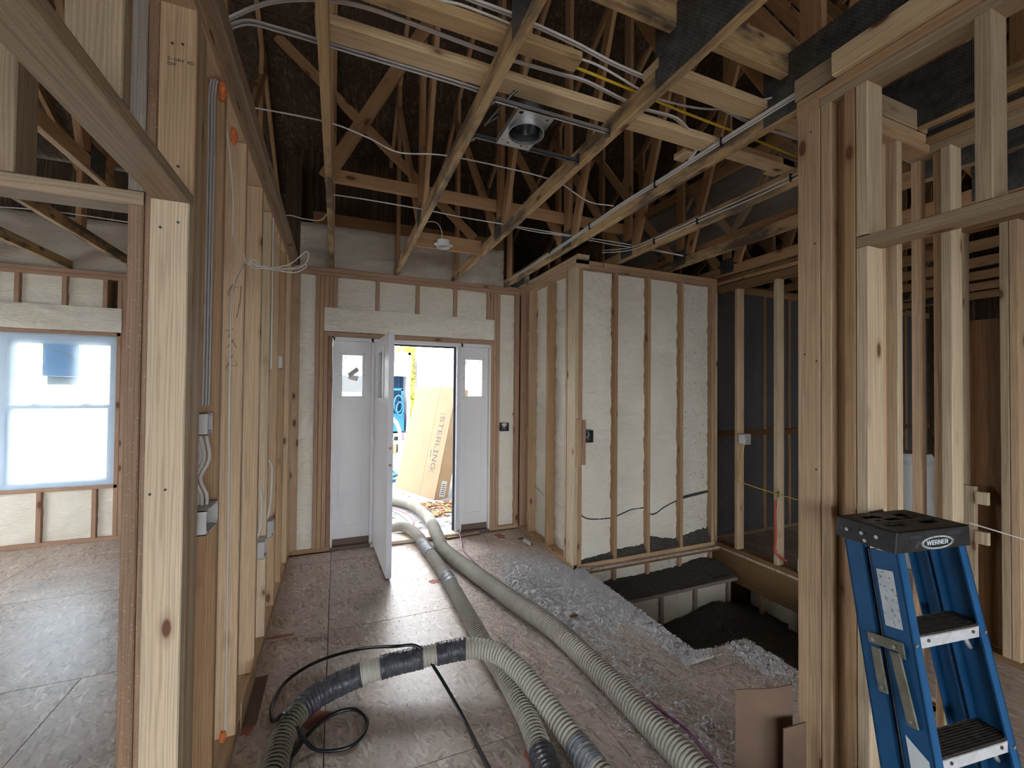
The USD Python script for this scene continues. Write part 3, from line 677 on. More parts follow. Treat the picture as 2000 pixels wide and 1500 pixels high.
# below the floor: rim bays, ledge and lower wall
for x in (2.04, 2.40, 2.785, 3.19, 3.60):
    bd(ws, "rim_stud", x, x + 0.036, Y2 + 0.02, Y2 + 0.10, -0.26, -0.002, "spruce_red")
for k, (a, b) in enumerate(((2.076, 2.40), (2.436, 2.785), (2.821, 3.19), (3.226, 3.60))):
    foam_panel(ws, "y", a, b, -0.26, -0.003, Y2 + 0.05, 0.05, amp=0.014, mat="foam_dirty" if k != 1 else "foam", seed=80 + k, res=0.018)
YL = 3.03
bd(ws, "ledge_board", 2.0, 3.67, YL, Y2 + 0.1, -0.262, -0.232, "greyed")
for x in (2.30, 2.72, 3.12, 3.55):
    bd(ws, "lower_stud", x, x + 0.038, YL + 0.005, YL + 0.09, -0.56, -0.263, "greyed")
for k, (a, b) in enumerate(((2.0, 2.30), (2.338, 2.72), (2.758, 3.12), (3.158, 3.55))):
    foam_panel(ws, "y", a, b, -0.56, -0.264, YL + 0.03, 0.06, amp=0.010, mat="foam", seed=90 + k, res=0.02)

# right side of the stairwell
XS = 3.67
wx = struct("wall_stair_right", "dark built-up beam at floor level right of the stairwell with bare studs standing on it")
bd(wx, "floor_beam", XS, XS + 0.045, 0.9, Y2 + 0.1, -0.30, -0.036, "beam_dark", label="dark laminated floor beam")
bd(wx, "beam_plate", XS + 0.004, XS + 0.09, 0.9, Y2, -0.035, 0.038, "beam_dark")
for y, mt in ((3.03, "pine"), (2.62, "pine_pale"), (2.21, "pine"), (1.80, "pine"), (1.395, "weathered"), (1.195, "weathered"), (1.155, "pine")):
    bd(wx, "stud", XS, XS + 0.089, y, y + 0.038, 0.039, 2.62, mt)
bd(wx, "header_board", XS - 0.002, XS + 0.036, 1.0, Y2 - 0.002, 2.62, 2.69, "beam_dark")
bd(wx, "header_board", XS + 0.05, XS + 0.089, 1.0, Y2 - 0.002, 2.621, 2.70, "web_wood")
bd(wx, "top_plate", XS, XS + 0.089, 1.0, Y2 - 0.002, 2.70, 2.735, "web_wood")
bd(wx, "top_plate", XS, XS + 0.089, 1.0, Y2 - 0.002, 2.736, PT2, "beam_dark")
put(wx, "backing_sheet", rbox(XS + 0.092, XS + 0.104, 0.2, 1.46, 0.04, 2.06), "plywood", label="brown plywood sheet behind the studs")
put(wx, "backing_sheet", rbox(XS + 0.092, XS + 0.104, 0.2, 1.16, 2.062, 2.6), "plywood")
bd(wx, "sister_block", XS - 0.04, XS - 0.001, 1.33, 1.43, 0.06, 1.02, "weathered")
for z in (0.92, 0.68):
    bd(wx, "shim", XS - 0.05, XS - 0.02, 1.27, 1.33, z, z + 0.075, "pine_pale")
# space below that beam
for y in (1.5, 1.95, 2.40, 2.80):
    bd(wx, "lower_stud", XS + 0.05, XS + 0.088, y, y + 0.038, -0.56, -0.30, "pine_warm")
foam_panel(wx, "x", 1.2, 3.0, -0.56, -0.30, XS + 0.14, 0.05, amp=0.015, mat="foam", seed=99, res=0.03)

# dark grey wall of the room beyond
YG = 3.40
wg = struct("wall_far_right", "dark grey insulated wall seen through the studs right of the stairwell")
put(wg, "insulation_net", rbox(3.76, 8.0, YG + 0.022, YG + 0.06, 0.0, PT0), "cellulose_net", label="grey blown insulation held behind netting")
for x in (4.11, 4.54, 4.96, 5.37, 5.78, 6.2, 6.6, 7.0, 7.4):
    bd(wg, "stud", x, x + 0.038, YG, YG + 0.02, 0.038, PT0, "web_wood")
bd(wg, "fire_block", 3.77, 8.0, YG - 0.002, YG + 0.021, 1.10, 1.165, "plywood", label="brown blocking strip across the grey wall")
bd(wg, "top_plate", 3.76, 8.0, YG, YG + D, PT0, PT2, "web_wood")
bd(wg, "bottom_plate", 3.76, 8.0, YG, YG + 0.09, 0.0, 0.038, "weathered")
wz = struct("wall_right", "closed far right end wall")
put(wz, "sheathing", rbox(8.0, 8.06, -6, 7.35, -0.3, 7.5), "osb_roof")

# near partition on the right, ending in the big stud pack
XR = 1.72
wn2 = struct("wall_near_right", "near stud partition at the right with a framed door opening and a thick end post")
bd(wn2, "end_stud", XR, XR + 0.038, 1.057, 1.143, 0.0, PT0, "pine", label="wide knotty end stud facing the hall")
bd(wn2, "stud", XR + 0.001, XR + 0.089, 1.017, 1.055, 0.0, PT0, "pine")
bd(wn2, "recessed_stud", XR + 0.035, XR + 0.073, 0.975, 1.015, 0.038, PT0, "pine_warm")
bd(wn2, "king_stud", XR, XR + 0.089, 0.936, 0.973, 0.0, PT0, "pine_warm")
bd(wn2, "jack_stud", XR, XR + 0.089, 0.896, 0.934, 0.0, 2.106, "pine_pale", label="pale jack stud with a large knot")
bd(wn2, "cripple_stud", XR, XR + 0.089, 0.896, 0.934, 2.150, PT0, "pine_pale")
bd(wn2, "flat_header", XR, XR + 0.089, -1.4, 0.932, 2.108, 2.146, "weathered", label="rough flat header of the door opening")
bd(wn2, "cripple_stud", XR, XR + 0.089, 0.588, 0.626, 2.147, PT0, "weathered")
bd(wn2, "cripple_stud", XR, XR + 0.089, 0.15, 0.188, 2.147, PT0, "weathered")
bd(wn2, "top_plate", XR, XR + 0.089, -1.4, 1.055, PT0, PT1 - 0.001, "weathered")
bd(wn2, "top_plate", XR, XR + 0.089, -1.4, 1.146, PT1, PT2, "pine_warm")
wa = struct("wall_closet", "partition of bare studs behind the near door opening")
bd(wa, "top_plate", XR, 2.50, 1.057, 1.146, PT0, PT1 - 0.001, "pine_warm", label="plate whose sawn end shows at the post")
bd(wa, "top_plate", XR + 0.09, 2.47, 1.057, 1.146, PT1, PT2, "pine")
bd(wa, "plate_block", XR + 0.095, 2.47, 1.052, 1.14, PT2 + 0.001, PT2 + 0.09, "weathered")
bd(wa, "stud", 2.247, 2.285, 1.06, 1.148, 0.0, PT0, "pine_pale")
bd(wa, "corner_post", 2.543, 2.581, 1.108, 1.147, 0.0, PT0, "pine")
bd(wa, "stud", 2.20, 2.245, 1.10, 1.148, 0.0, PT0, "pine")
bd(wa, "bottom_plate", XR + 0.089, 2.50, 1.06, 1.148, 0.0, 0.038, "pine")
bd(wa, "top_plate", 2.50, 2.589, -1.4, 1.146, PT0, PT1 - 0.001, "weathered")
bd(wa, "top_plate", 2.50, 2.589, -1.4, 1.146, PT1, PT2, "pine_warm")
bd(wa, "recessed_stud", 2.53, 2.57, 1.022, 1.06, 0.0, PT0, "pine_warm")
bd(wa, "stud", 2.50, 2.589, 0.984, 1.021, 0.0, PT0, "pine_pale")

# ------------------------------------------------------------------ stairwell bottom: dark cellulose drifts
def drift(parent, name, x0, x1, y0, y1, zf, mat, res=0.035, label=None, **kw):
    nx, ny = max(3, int((x1 - x0) / res)), max(3, int((y1 - y0) / res))
    X, Y = np.meshgrid(np.linspace(x0, x1, nx + 1), np.linspace(y0, y1, ny + 1))
    Z = zf(X, Y) + (meshkit.fbm(np.stack([X * 22, Y * 22, X * 0], -1), 3, 4) - 0.5) * 0.03
    i, j = np.meshgrid(np.arange(ny), np.arange(nx), indexing="ij"); a = i * (nx + 1) + j
    f = np.concatenate([np.stack([a, a + 1, a + nx + 2], -1).reshape(-1, 3), np.stack([a, a + nx + 2, a + nx + 1], -1).reshape(-1, 3)])
    return put(parent, name, trimesh.Trimesh(np.stack([X, Y, Z], -1).reshape(-1, 3), f, process=False), mat, smooth=True, label=label, **kw)


wstair = struct("floor_landing", "lower stair landing deep in dark blown insulation")
put(wstair, "landing_deck", rbox(1.9, 3.9, 1.17, 3.12, -0.60, -0.56), "osb_floor")
drift("/World", "cellulose_drift", 2.02, 3.85, 1.18, 3.04, lambda x, y: -0.52 + 0.10 * np.exp(-((x - 3.35)**2 + (y - 2.95)**2) / 0.12) - 0.03 * (y < 1.6), "cellulose", label="dark grey loose insulation covering the sunken stair landing", cat="insulation", kind="stuff")
drift("/World", "cellulose_drift", 2.03, 3.67, YL - 0.005, Y2 + 0.07, lambda x, y: -0.225 + 0.05 * np.clip((y - YL) / 0.25, 0, 1) + 0.05 * np.exp(-((x - 3.5)**2) / 0.05), "cellulose", label="dark grey insulation heaped along the ledge above the lower foam bays", cat="insulation", kind="stuff")
for a, b, h0, h1 in ((2.05, 2.385, 0.02, 0.05), (2.427, 2.769, 0.06, 0.09), (2.812, 3.18, 0.16, 0.08), (3.223, 3.598, 0.10, 0.17)):
    words = {2.05: "first", 2.427: "second", 2.812: "third", 3.223: "fourth"}[a]
    drift("/World", "cellulose_drift", a, b, Y2 + 0.004, Y2 + 0.075, lambda x, y, a=a, b=b, h0=h0, h1=h1: 0.04 + (h0 + (h1 - h0) * (x - a) / (b - a)) * np.clip((y - Y2) / 0.06, 0.1, 1), "cellulose", res=0.018,
          label=f"small dark heap of insulation on the plate in the {words} bay of the stairwell wall", cat="insulation", kind="stuff")

# ------------------------------------------------------------------ roof deck over everything
SL = 0.614
CA = 1 / math.hypot(1, SL); SA = SL * CA
roof_z = lambda y: 7.39 - SL * y            # underside of the top chords
ceil = struct("ceiling", "dark oriented strand board roof deck high above the trusses")
RIDGE = -1.5
s0 = 0.0
LEN = (7.35 - RIDGE) / CA
k = 0
s = 0.0
while s < LEN:
    for x0 in np.arange(-5.2 - (1.22 if k % 2 else 0), 8.0, 2.44):
        a, b = max(x0, -5.2), min(x0 + 2.44, 8.06)
        if 7.35 - (s + 1.22) * CA > 5.0 and a < 2.1 and b > -0.4:
            for a2, b2 in ((a, min(b, -0.45)), (max(a, 2.12), b)):
                if b2 - a2 > 0.05:
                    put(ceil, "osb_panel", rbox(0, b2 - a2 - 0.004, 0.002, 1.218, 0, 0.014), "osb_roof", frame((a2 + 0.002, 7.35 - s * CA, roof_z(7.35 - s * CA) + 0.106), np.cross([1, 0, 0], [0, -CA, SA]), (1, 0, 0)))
            continue
        w = min(1.22, LEN - s)
        if b - a < 0.05 or w < 0.05:
            continue
        y = 7.35 - s * CA
        M = frame((a + 0.002, y, roof_z(y) + 0.106), np.cross([1, 0, 0], [0, -CA, SA]), (1, 0, 0))
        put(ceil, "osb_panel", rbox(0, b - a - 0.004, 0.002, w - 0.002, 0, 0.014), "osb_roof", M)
    s += 1.22
    k += 1
zr = roof_z(RIDGE) + 0.106
put(ceil, "roof_underlay", trimesh.creation.extrude_polygon(sbox(0, 0, 13.26, LEN).difference(sbox(4.75, -1, 7.32, 2.43)), 0.008, engine="earcut").apply_translation([0, 0, -0.012]), "gasket", frame((-5.2, 7.35, roof_z(7.35) + 0.106), np.cross([1, 0, 0], [0, -CA, SA]), (1, 0, 0)))
M = frame((-5.2, RIDGE, zr), np.cross([1, 0, 0], [0, -CA, -SA]), (1, 0, 0))
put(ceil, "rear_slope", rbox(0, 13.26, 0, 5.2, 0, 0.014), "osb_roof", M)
put(ceil, "porch_ceiling", rbox(-0.35, 2.12, YF + D + 0.012, 5.27, 2.80, 2.82), "soffit_white")
put(ceil, "eave_soffit", rbox(-5.2, -0.45, 7.3, 7.34, 2.75, 3.1), "soffit_white")
put(ceil, "eave_soffit", rbox(2.12, 8.06, 7.3, 7.34, 2.6, 3.1), "soffit_white")
put(ceil, "porch_gable", rbox(-0.47, 2.14, 5.24, 5.27, 2.78, 4.27), "osb_roof")
put(ceil, "porch_cheek", rbox(-0.47, -0.45, 5.2, 7.3, 2.78, 4.3), "osb_roof")
put(ceil, "porch_cheek", rbox(2.12, 2.14, 5.2, 7.3, 2.6, 4.3), "osb_roof")
put(ceil, "garage_ceiling", rbox(2.13, 8.0, Y2 + D + 0.02, 7.35, 2.64, 2.66), "soffit_white")
wb = struct("wall_back", "rear wall behind the camera with two wide window openings")
put(wb, "sheathing", rbox(-5.2, 8.06, -5.06, -5.0, 2.2, 6.6), "osb_roof")
for (x0, x1, z0, z1) in ((-5.2, -4.4, 0.0, 2.2), (-1.2, -0.6, 0.0, 2.2), (3.0, 8.06, 0.0, 2.2), (-4.4, -1.2, 0.0, 0.3), (-0.6, 3.0, 0.0, 0.3)):
    put(wb, "sheathing", rbox(x0, x1, -5.06, -5.0, z0, z1), "osb_roof")
wbl = struct("wall_back_left", "left side of the room behind the camera")
put(wbl, "sheathing", rbox(-5.26, -5.2, -5.0, 7.35, 2.72, 8.3), "osb_roof")
put(wbl, "sheathing", rbox(-5.26, -5.2, -5.0, 1.6, 0, 2.72), "osb_roof")

# ------------------------------------------------------------------ trusses
ORDN = ("first", "second", "third", "fourth")
ORD = {-7: "seventh", -6: "sixth", -5: "fifth", -4: "fourth", -3: "third", -2: "second", -1: "first"}


def truss(k, label, wd):
    x = -0.061 + 0.617 * k
    t = thing("roof_truss", label, "roof truss", (x, 0, 0), group=None)
    h = 0.019
    ye = 5.2 if -1 < k < 4 else 7.3
    bd(t, "bottom_chord", -h, h, -4.99, ye, PT2 + 0.001, PT2 + 0.09, wd)
    A, B = np.array([0, ye, roof_z(ye) + 0.05]), np.array([0, RIDGE, roof_z(RIDGE) + 0.05])
    strut(t, "top_chord", A, B, 0.037, 0.089, (1, 0, 0), "web_wood")
    strut(t, "top_chord", (0, -4.95, roof_z(RIDGE) - SL * 3.45 + 0.05), B, 0.037, 0.089, (1, 0, 0), "web_wood")
    zb = PT2 + 0.092
    j = lambda s: rng.uniform(-s, s)
    for (ya, za, yb, zbb) in ((3.125, zb, 3.125, roof_z(3.125) + 0.02), (4.44, zb, 4.44, roof_z(4.44) + 0.02), (1.12, zb, 1.12, roof_z(1.12)), (3.23, zb + 0.01, 4.56, roof_z(4.56)),
                              (3.02, zb + 0.01, 1.85, roof_z(1.85)), (1.25, zb + 0.01, 2.80, roof_z(2.80)), (1.0, zb + 0.01, -0.6, roof_z(-0.6)), (-1.5, zb, -1.5, roof_z(-1.5)), (5.9, zb, 5.9, roof_z(5.9))):
        o = j(0.03)
        if max(ya, yb) > ye - 0.1:
            continue
        if abs(ya - yb) < 1e-6:
            strut(t, "web", (0, ya + o * 0.3, za), (0, yb + o * 0.3, zbb), 0.036, 0.089, (1, 0, 0), "web_wood")
        else:
            strut(t, "web", (0, ya, za), (0, yb + o, zbb), 0.034, 0.089, (1, 0, 0), "web_wood")
    for s in (-1, 1):
        put(t, "connector_plate", rbox(s * 0.0195 - 0.0006, s * 0.0195 + 0.0006, 2.86 + 0.18, 3.20, PT2 + 0.018, PT2 + 0.16), "plate_steel", label="toothed steel connector plate")
        put(t, "connector_plate", rbox(s * 0.0197 - 0.0006, s * 0.0197 + 0.0006, 0.80, 1.33, PT2 + 0.01, PT2 + 0.27), "plate_steel", label="large toothed steel connector plate")
    return t


truss(-7, "roof truss over the left room, seventh to the left of the hall", "truss_wood")
truss(-6, "roof truss over the left room, farthest left that shows", "truss_wood")
truss(-5, "roof truss over the left room, fifth to the left of the hall", "truss_wood")
truss(-4, "roof truss over the left room whose pale underside ends above the window", "truss_wood")
truss(-3, "roof truss over the left room crossing just right of the round ceiling box", "truss_wood")
truss(-2, "roof truss over the left room, the bright diagonal nearest the left opening", "truss_wood")
truss(-1, "roof truss running just behind the left hall partition", "truss_wood")
truss(0, "roof truss with a mould-spotted bottom chord seen almost straight on, left of the hall light", "truss_wood")
truss(1, "dark stained roof truss carrying the left ends of the light's hanger bars", "truss_wood")
truss(2, "dark stained roof truss with the big steel plate, at the hanger bars' right ends", "truss_wood")
truss(3, "roof truss with white cables stapled along its bottom chord, over the entry's right wall", "truss_wood")
truss(4, "roof truss ending above the stairwell wall, with two thin cables along it", "truss_wood")
truss(5, "roof truss above the middle of the stairwell without cables", "truss_wood")
truss(6, "roof truss just above the built-up beam right of the stairwell", "web_wood")
for kk, wd in ((7, "first"), (8, "second"), (9, "third"), (10, "fourth"), (11, "fifth"), (12, "sixth")):
    truss(kk, f"dim roof truss over the dark right-hand rooms, {wd} beyond the stairwell", "web_wood")


def lone(name, label, cat, x0, x1, y0, y1, z0, z1, mat, group=None):
    return bd("/World", name, x0, x1, y0, y1, z0, z1, mat, label=label, cat=cat, group=group)


lone("backing_board", "board on edge along the top of the left hall partition, running to the front wall", "board", -0.405, -0.362, -0.8, 4.50, PT2 + 0.001, PT2 + 0.088, "weathered")
lone("lateral_brace", "long pale flat brace crossing all the joists beyond the hall light's cables", "brace", -0.09, 3.05, 1.60, 1.69, PT2 + 0.092, PT2 + 0.130, "brace_wood")
lone("lateral_brace", "short flat brace behind the yellow cable whose sawn end shows above the hall light", "brace", -0.9, 0.86, 1.40, 1.47, PT2 + 0.092, PT2 + 0.130, "truss_wood")
lone("lateral_brace", "pale wide brace right of the big steel plate, under the crossing white cables", "brace", 1.15, 2.60, 1.31, 1.40, PT2 + 0.092, PT2 + 0.130, "brace_wood")
lone("lateral_brace", "deep brown brace on edge high up behind the big steel plate", "brace", 0.1, 2.2, 1.215, 1.253, 2.95, 3.09, "truss_wood")
lone("web_brace", "level brown brace nailed across the truss posts above the entry door", "brace", -0.10, 2.5, 3.175, 3.21, 3.025, 3.115, "web_wood")
strut("/World", "web_brace", (-0.09, 3.055, 2.985), (0.74, 3.055, 4.55), 0.035, 0.089, (0, 1, 0), "web_wood", label="wide brown diagonal brace rising to the right left of the hall light", cat="brace")
strut("/World", "web_brace", (-0.55, 4.37, 4.80), (1.35, 4.37, 3.22), 0.035, 0.089, (0, 1, 0), "web_wood", label="dark diagonal brace falling to the right behind the truss posts", cat="brace")
lone("sister_board", "pale board sistered beside the cabled truss, its square end above the stud pack", "board", 1.735, 1.766, -1.2, 1.165, PT2 + 0.018, PT2 + 0.107, "weathered")
lone("sister_board", "pale board beside the first sistered board, cut off nearer the camera", "board", 1.697, 1.733, -1.2, 1.0, PT2 + 0.003, PT2 + 0.092, "brace_wood")
lone("nailing_block", "reddish block between two joists holding the round ceiling box over the entry", "block", 0.576, 1.153, 3.53, 3.568, PT2 + 0.004, PT2 + 0.125, "web_wood")
lone("nailing_block", "small pale block standing on the chord where the cables turn", "block", 1.70, 1.765, 1.72, 1.81, PT2 + 0.093, PT2 + 0.125, "brace_wood")
lone("nailing_block", "pale block on top of the stairwell truss beside the stud pack", "block", 2.29, 2.38, 1.60, 1.72, PT2 + 0.093, PT2 + 0.14, "brace_wood")
# girder seen end-on over the stairwell
g = thing("girder_truss", "deep girder with a sloping run of webs and foam behind it over the stairwell", "truss", (3.10, 0, 0))
bd(g, "top_chord", -0.019, 0.019, 1.2, 6.2, 3.47, 3.56, "web_wood")
bd(g, "bottom_chord", -0.019, 0.019, 1.2, 6.2, PT2 + 0.09, PT2 + 0.18, "web_wood")
yy = 1.3
for n in range(11):
    a, b = (PT2 + 0.18, 3.47) if n % 2 else (3.47, PT2 + 0.18)
    strut(g, "web", (0.0, yy, a), (0.0, yy + 0.42, b), 0.036, 0.064, (1, 0, 0), "weathered")
    yy += 0.44
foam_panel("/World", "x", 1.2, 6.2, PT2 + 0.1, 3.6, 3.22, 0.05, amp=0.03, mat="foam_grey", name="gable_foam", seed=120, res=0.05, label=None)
data(stage.GetPrimAtPath("/World/gable_foam"), "dim grey foam sheet behind the girder webs over the stairwell", "insulation", None, None)

# ------------------------------------------------------------------ recessed can light
can = thing("recessed_light", "galvanised recessed light housing hung on bars between two stained joists", "light", (0.786, 1.765, PT2))
plate = sbox(-0.092, -0.125, 0.075, 0.150).difference(sbox(-0.2, -0.2, -0.3, -0.3))
from shapely.geometry import Point
ring = Point(0, 0).buffer(0.078, 32)
pl = plate.difference(ring)
for qx, qy, qr in ((-0.07, -0.105, 0.010), (-0.07, 0.03, 0.007), (0.055, 0.06, 0.007), (-0.04, 0.125, 0.006), (0.03, 0.125, 0.006), (0.058, -0.10, 0.006), (-0.075, 0.11, 0.004), (0.06, 0.12, 0.004)):
    pl = pl.difference(Point(qx, qy).buffer(qr, 8))
put(can, "mounting_plate", trimesh.creation.extrude_polygon(pl, 0.0015, engine="earcut").apply_translation([0, 0, 0.010]), "zinc")
put(can, "plate_edge", rbox(-0.0935, -0.092, -0.125, 0.15, 0.002, 0.03), "zinc")
put(can, "plate_edge", rbox(0.075, 0.0765, -0.125, 0.15, 0.002, 0.03), "zinc")
prof = [(0.080, -0.012), (0.084, -0.012), (0.084, 0.014), (0.080, 0.014), (0.080, -0.012)]
put(can, "collar", trimesh.creation.revolve(np.array(prof), sections=48), "zinc", smooth=40)
prof = [(0.079, 0.0), (0.079, 0.19), (0.0001, 0.19), (0.0001, 0.187), (0.0765, 0.187), (0.0765, 0.0), (0.079, 0.0)]
put(can, "housing", trimesh.creation.revolve(np.array(prof), sections=48), "zinc_dark", smooth=40, label="dark metal can above the plate")
prof = [(0.070, 0.03), (0.072, 0.03), (0.066, 0.10), (0.030, 0.135), (0.029, 0.133), (0.064, 0.098), (0.070, 0.03)]
put(can, "reflector", trimesh.creation.revolve(np.array(prof), sections=48), "chrome", smooth=50, label="shiny inner reflector")
put(can, "socket", cyl([0, 0, 0.11], [0, 0, 0.16], 0.022), "box_dark", smooth=40)
for y in (-0.128, 0.146):
    put(can, "hanger_bar", trimesh.util.concatenate([rbox(-0.205, 0.365, y, y + 0.012, 0.013, 0.016), rbox(-0.205, 0.365, y, y + 0.0015, 0.013, 0.033), rbox(-0.15, 0.30, y + 0.0125, y + 0.014, 0.016, 0.028)]), "zinc" if y < 0 else "zinc_dark")
    for x in (-0.208, 0.363):
        put(can, "bar_foot", trimesh.util.concatenate([rbox(x - 0.002, x + 0.002, y - 0.012, y + 0.026, 0.0, 0.055), cyl([x - 0.01, y + 0.006, 0.006], [x + 0.01, y + 0.006, 0.006], 0.008, 10)]), "zinc_dark")
C = spline([(-0.11, 0.05, 0.08), (-0.16, 0.10, 0.06), (-0.175, 0.05, 0.03), (-0.15, -0.06, 0.04), (-0.10, -0.11, 0.09), (-0.05, -0.10, 0.13), (-0.02, -0.07, 0.15)], 0.003)
put(can, "flex_conduit", tube(C, 0.006 + 0.0012 * np.sin(np.arange(len(C)) * 1.6), 8), "zinc_dark", smooth=True)
tm = meshkit.text_mesh("HALO", 0.022, 0.0015, bold=True)
MT = np.eye(4); MT[:3, :3] = np.diag([1, -1, -1]); MT[:3, 3] = (-0.048, 0.098, 0.0105)
put(can, "embossed_letters", tm, "zinc", MT, label="embossed maker's letters")

# round ceiling box over the entry, and one in the left room
def round_box(loc, label):
    t = thing("ceiling_box", label, "electrical box", loc)
    prof = [(0.052, 0.0), (0.056, 0.0), (0.056, 0.055), (0.0001, 0.055), (0.0001, 0.052), (0.052, 0.052), (0.052, 0.0)]
    put(t, "shell", trimesh.creation.revolve(np.array(prof), sections=32), "box_white", smooth=40)
    put(t, "ear", trimesh.util.concatenate([rbox(-0.075, -0.05, -0.01, 0.01, 0.012, 0.03), rbox(0.05, 0.075, -0.01, 0.01, 0.012, 0.03)]), "box_white")
    put(t, "wire_pigtail", tube(spline([(0, 0, 0.04), (0.02, 0.01, 0.02), (-0.01, 0.02, 0.008), (0.02, -0.01, 0.01), (0.0, 0.0, 0.03)], 0.006), 0.003, 6), "wire_white", smooth=True)
    return t


round_box((0.80, 3.465, PT2 - 0.004), "round white ceiling box on the block above the entry")
round_box((-2.44, 4.25, PT2 - 0.004), "round white ceiling box between the joists of the left room")
wire("white_cable", "short white cable looping up from the round ceiling box over the entry", [(0.79, 3.46, 2.82), (0.78, 3.45, 2.90), (0.74, 3.44, 2.955), (0.66, 3.44, 2.95), (0.60, 3.46, 2.90)], 0.0045, "wire_white")
wire("white_cable", "white cable from the left room's round box along the joists", [(-2.44, 4.25, 2.82), (-2.3, 4.2, 2.86), (-1.9, 4.15, 2.868), (-1.3, 4.2, 2.868), (-0.5, 4.2, 2.868)], 0.0045, "wire_white")

# ------------------------------------------------------------------ cables overhead
W1 = [(-0.391, 1.778, 2.9), (-0.244, 1.659, 2.915), (-0.096, 1.575, 2.91), (0.049, 1.526, 2.9), (0.221, 1.527, 2.9), (0.412, 1.537, 2.9), (0.543, 1.542, 2.9), (0.634, 1.542, 2.9), (0.839, 1.532, 2.9), (0.956, 1.526, 2.9), (1.163, 1.557, 2.9), (1.304, 1.571, 2.9), (1.475, 1.558, 2.895), (1.613, 1.606, 2.89), (1.735, 1.66, 2.885), (1.76, 1.75, 2.85)]
W2 = [(-0.2, 1.44, 2.92), (0.1, 1.405, 2.91), (0.303, 1.401, 2.9), (0.372, 1.391, 2.9), (0.548, 1.395, 2.9), (0.63, 1.407, 2.9), (0.832, 1.433, 2.9), (0.968, 1.437, 2.9), (1.178, 1.477, 2.9), (1.306, 1.495, 2.9), (1.505, 1.477, 2.9), (1.647, 1.424, 2.9), (1.756, 1.31, 2.9), (1.80, 1.231, 2.9), (1.82, 1.0, 2.9)]
W3 = [(0.1, 1.36, 2.91), (0.416, 1.353, 2.9), (0.547, 1.353, 2.9), (0.631, 1.359, 2.9), (0.819, 1.374, 2.9), (0.999, 1.398, 2.9), (1.175, 1.41, 2.9), (1.31, 1.42, 2.9), (1.549, 1.417, 2.9), (1.798, 1.444, 2.9), (1.979, 1.449, 2.9), (2.165, 1.443, 2.9), (2.6, 1.45, 2.9)]
YE = [(-0.4, 1.49, 2.91), (0.101, 1.487, 2.9), (0.293, 1.483, 2.9), (0.567, 1.466, 2.9), (0.629, 1.479, 2.9), (0.842, 1.479, 2.9), (1.176, 1.498, 2.9), (1.309, 1.509, 2.9), (1.529, 1.523, 2.9), (1.783, 1.533, 2.9), (1.989, 1.543, 2.9), (2.345, 1.563, 2.9), (2.7, 1.58, 2.9)]
W4 = [(-0.45, 2.25, 2.868), (-0.389, 2.234, 2.868), (-0.06, 2.213, 2.868), (0.129, 2.238, 2.85), (0.287, 2.292, 2.84), (0.529, 2.267, 2.865), (0.914, 2.246, 2.86), (1.16, 2.274, 2.868), (1.276, 2.292, 2.86), (1.535, 2.408, 2.85), (1.75, 2.431, 2.868)]
W5 = [(-0.06, 3.03, 2.868), (0.18, 3.017, 2.868), (0.568, 3.02, 2.868), (0.835, 3.02, 2.86), (1.297, 3.03, 2.865), (1.722, 3.035, 2.868), (2.128, 3.013, 2.865), (2.408, 3.028, 2.87), (2.985, 3.06, 2.87)]
W5b = [(1.22, 3.05, 2.868), (1.454, 3.06, 2.86), (1.77, 3.06, 2.868), (2.217, 3.07, 2.865), (2.543, 3.06, 2.868), (3.033, 3.07, 2.868)]
W8 = [(-0.42, 1.80, 2.868), (-0.318, 1.737, 2.89), (-0.219, 1.714, 2.88), (-0.119, 1.70, 2.87), (0.1, 1.70, 2.868), (0.4, 1.70, 2.866), (0.6, 1.71, 2.868)]
W9 = [(-0.40, 3.55, 2.868), (-0.33, 3.54, 2.875), (-0.261, 3.527, 2.86), (-0.136, 3.472, 2.845), (-0.089, 3.391, 2.868)]
W6 = [(1.765, 1.0, 2.835), (1.765, 1.176, 2.828), (1.765, 1.329, 2.830), (1.765, 1.526, 2.833), (1.765, 1.75, 2.834), (1.765, 2.031, 2.836), (1.765, 2.383, 2.842), (1.765, 2.765, 2.832), (1.765, 3.163, 2.820), (1.765, 3.552, 2.812), (1.765, 3.898, 2.81), (1.765, 4.4, 2.81)]
W7 = [(2.383, 1.2, 2.80), (2.383, 1.583, 2.800), (2.383, 1.755, 2.80), (2.383, 1.966, 2.802), (2.383, 2.277, 2.812), (2.383, 2.613, 2.815), (2.383, 2.986, 2.83), (2.36, 3.15, 2.85), (2.25, 3.30, 2.868)]
wire("white_cable", "pair of white cables sweeping from the left partition over three joists", W1, 0.0048, "wire_white", extra=[(0, 0.014, 0.004)])
wire("white_cable", "white cable sagging between the plated truss and the stud pack", W2, 0.0048, "wire_white")
wire("white_cable", "double white cable nearest the camera crossing under the pale brace", W3, 0.0048, "wire_white", extra=[(0, 0.013, 0.002)])
wire("yellow_cable", "yellow cable running level across the joists", YE, 0.0058, "wire_yellow")
wire("white_cable", "single thin white cable strung across the joists level with the hall light", W4, 0.0042, "wire_white")
wire("white_cable", "single white cable across the joists just this side of the round ceiling box", W5, 0.0045, "wire_white")
wire("white_cable", "second thin cable crossing above the stairwell corner", W5b, 0.0042, "wire_white")
wire("grey_cable", "bundle of grey cables from the partition to the pale lateral brace", W8, 0.0045, "wire_grey", extra=[(0, 0.02, 0.0), (0, 0.012, 0.006)])
wire("white_cable", "short white cable dipping from the partition to the nearest joist above the foam band", W9, 0.0048, "wire_white")
wire("white_cable", "three white cables stapled along the side of the truss towards the entry corner", W6, 0.0045, "wire_white", extra=[(-0.003, 0, 0.010), (0, 0, 0.020)])
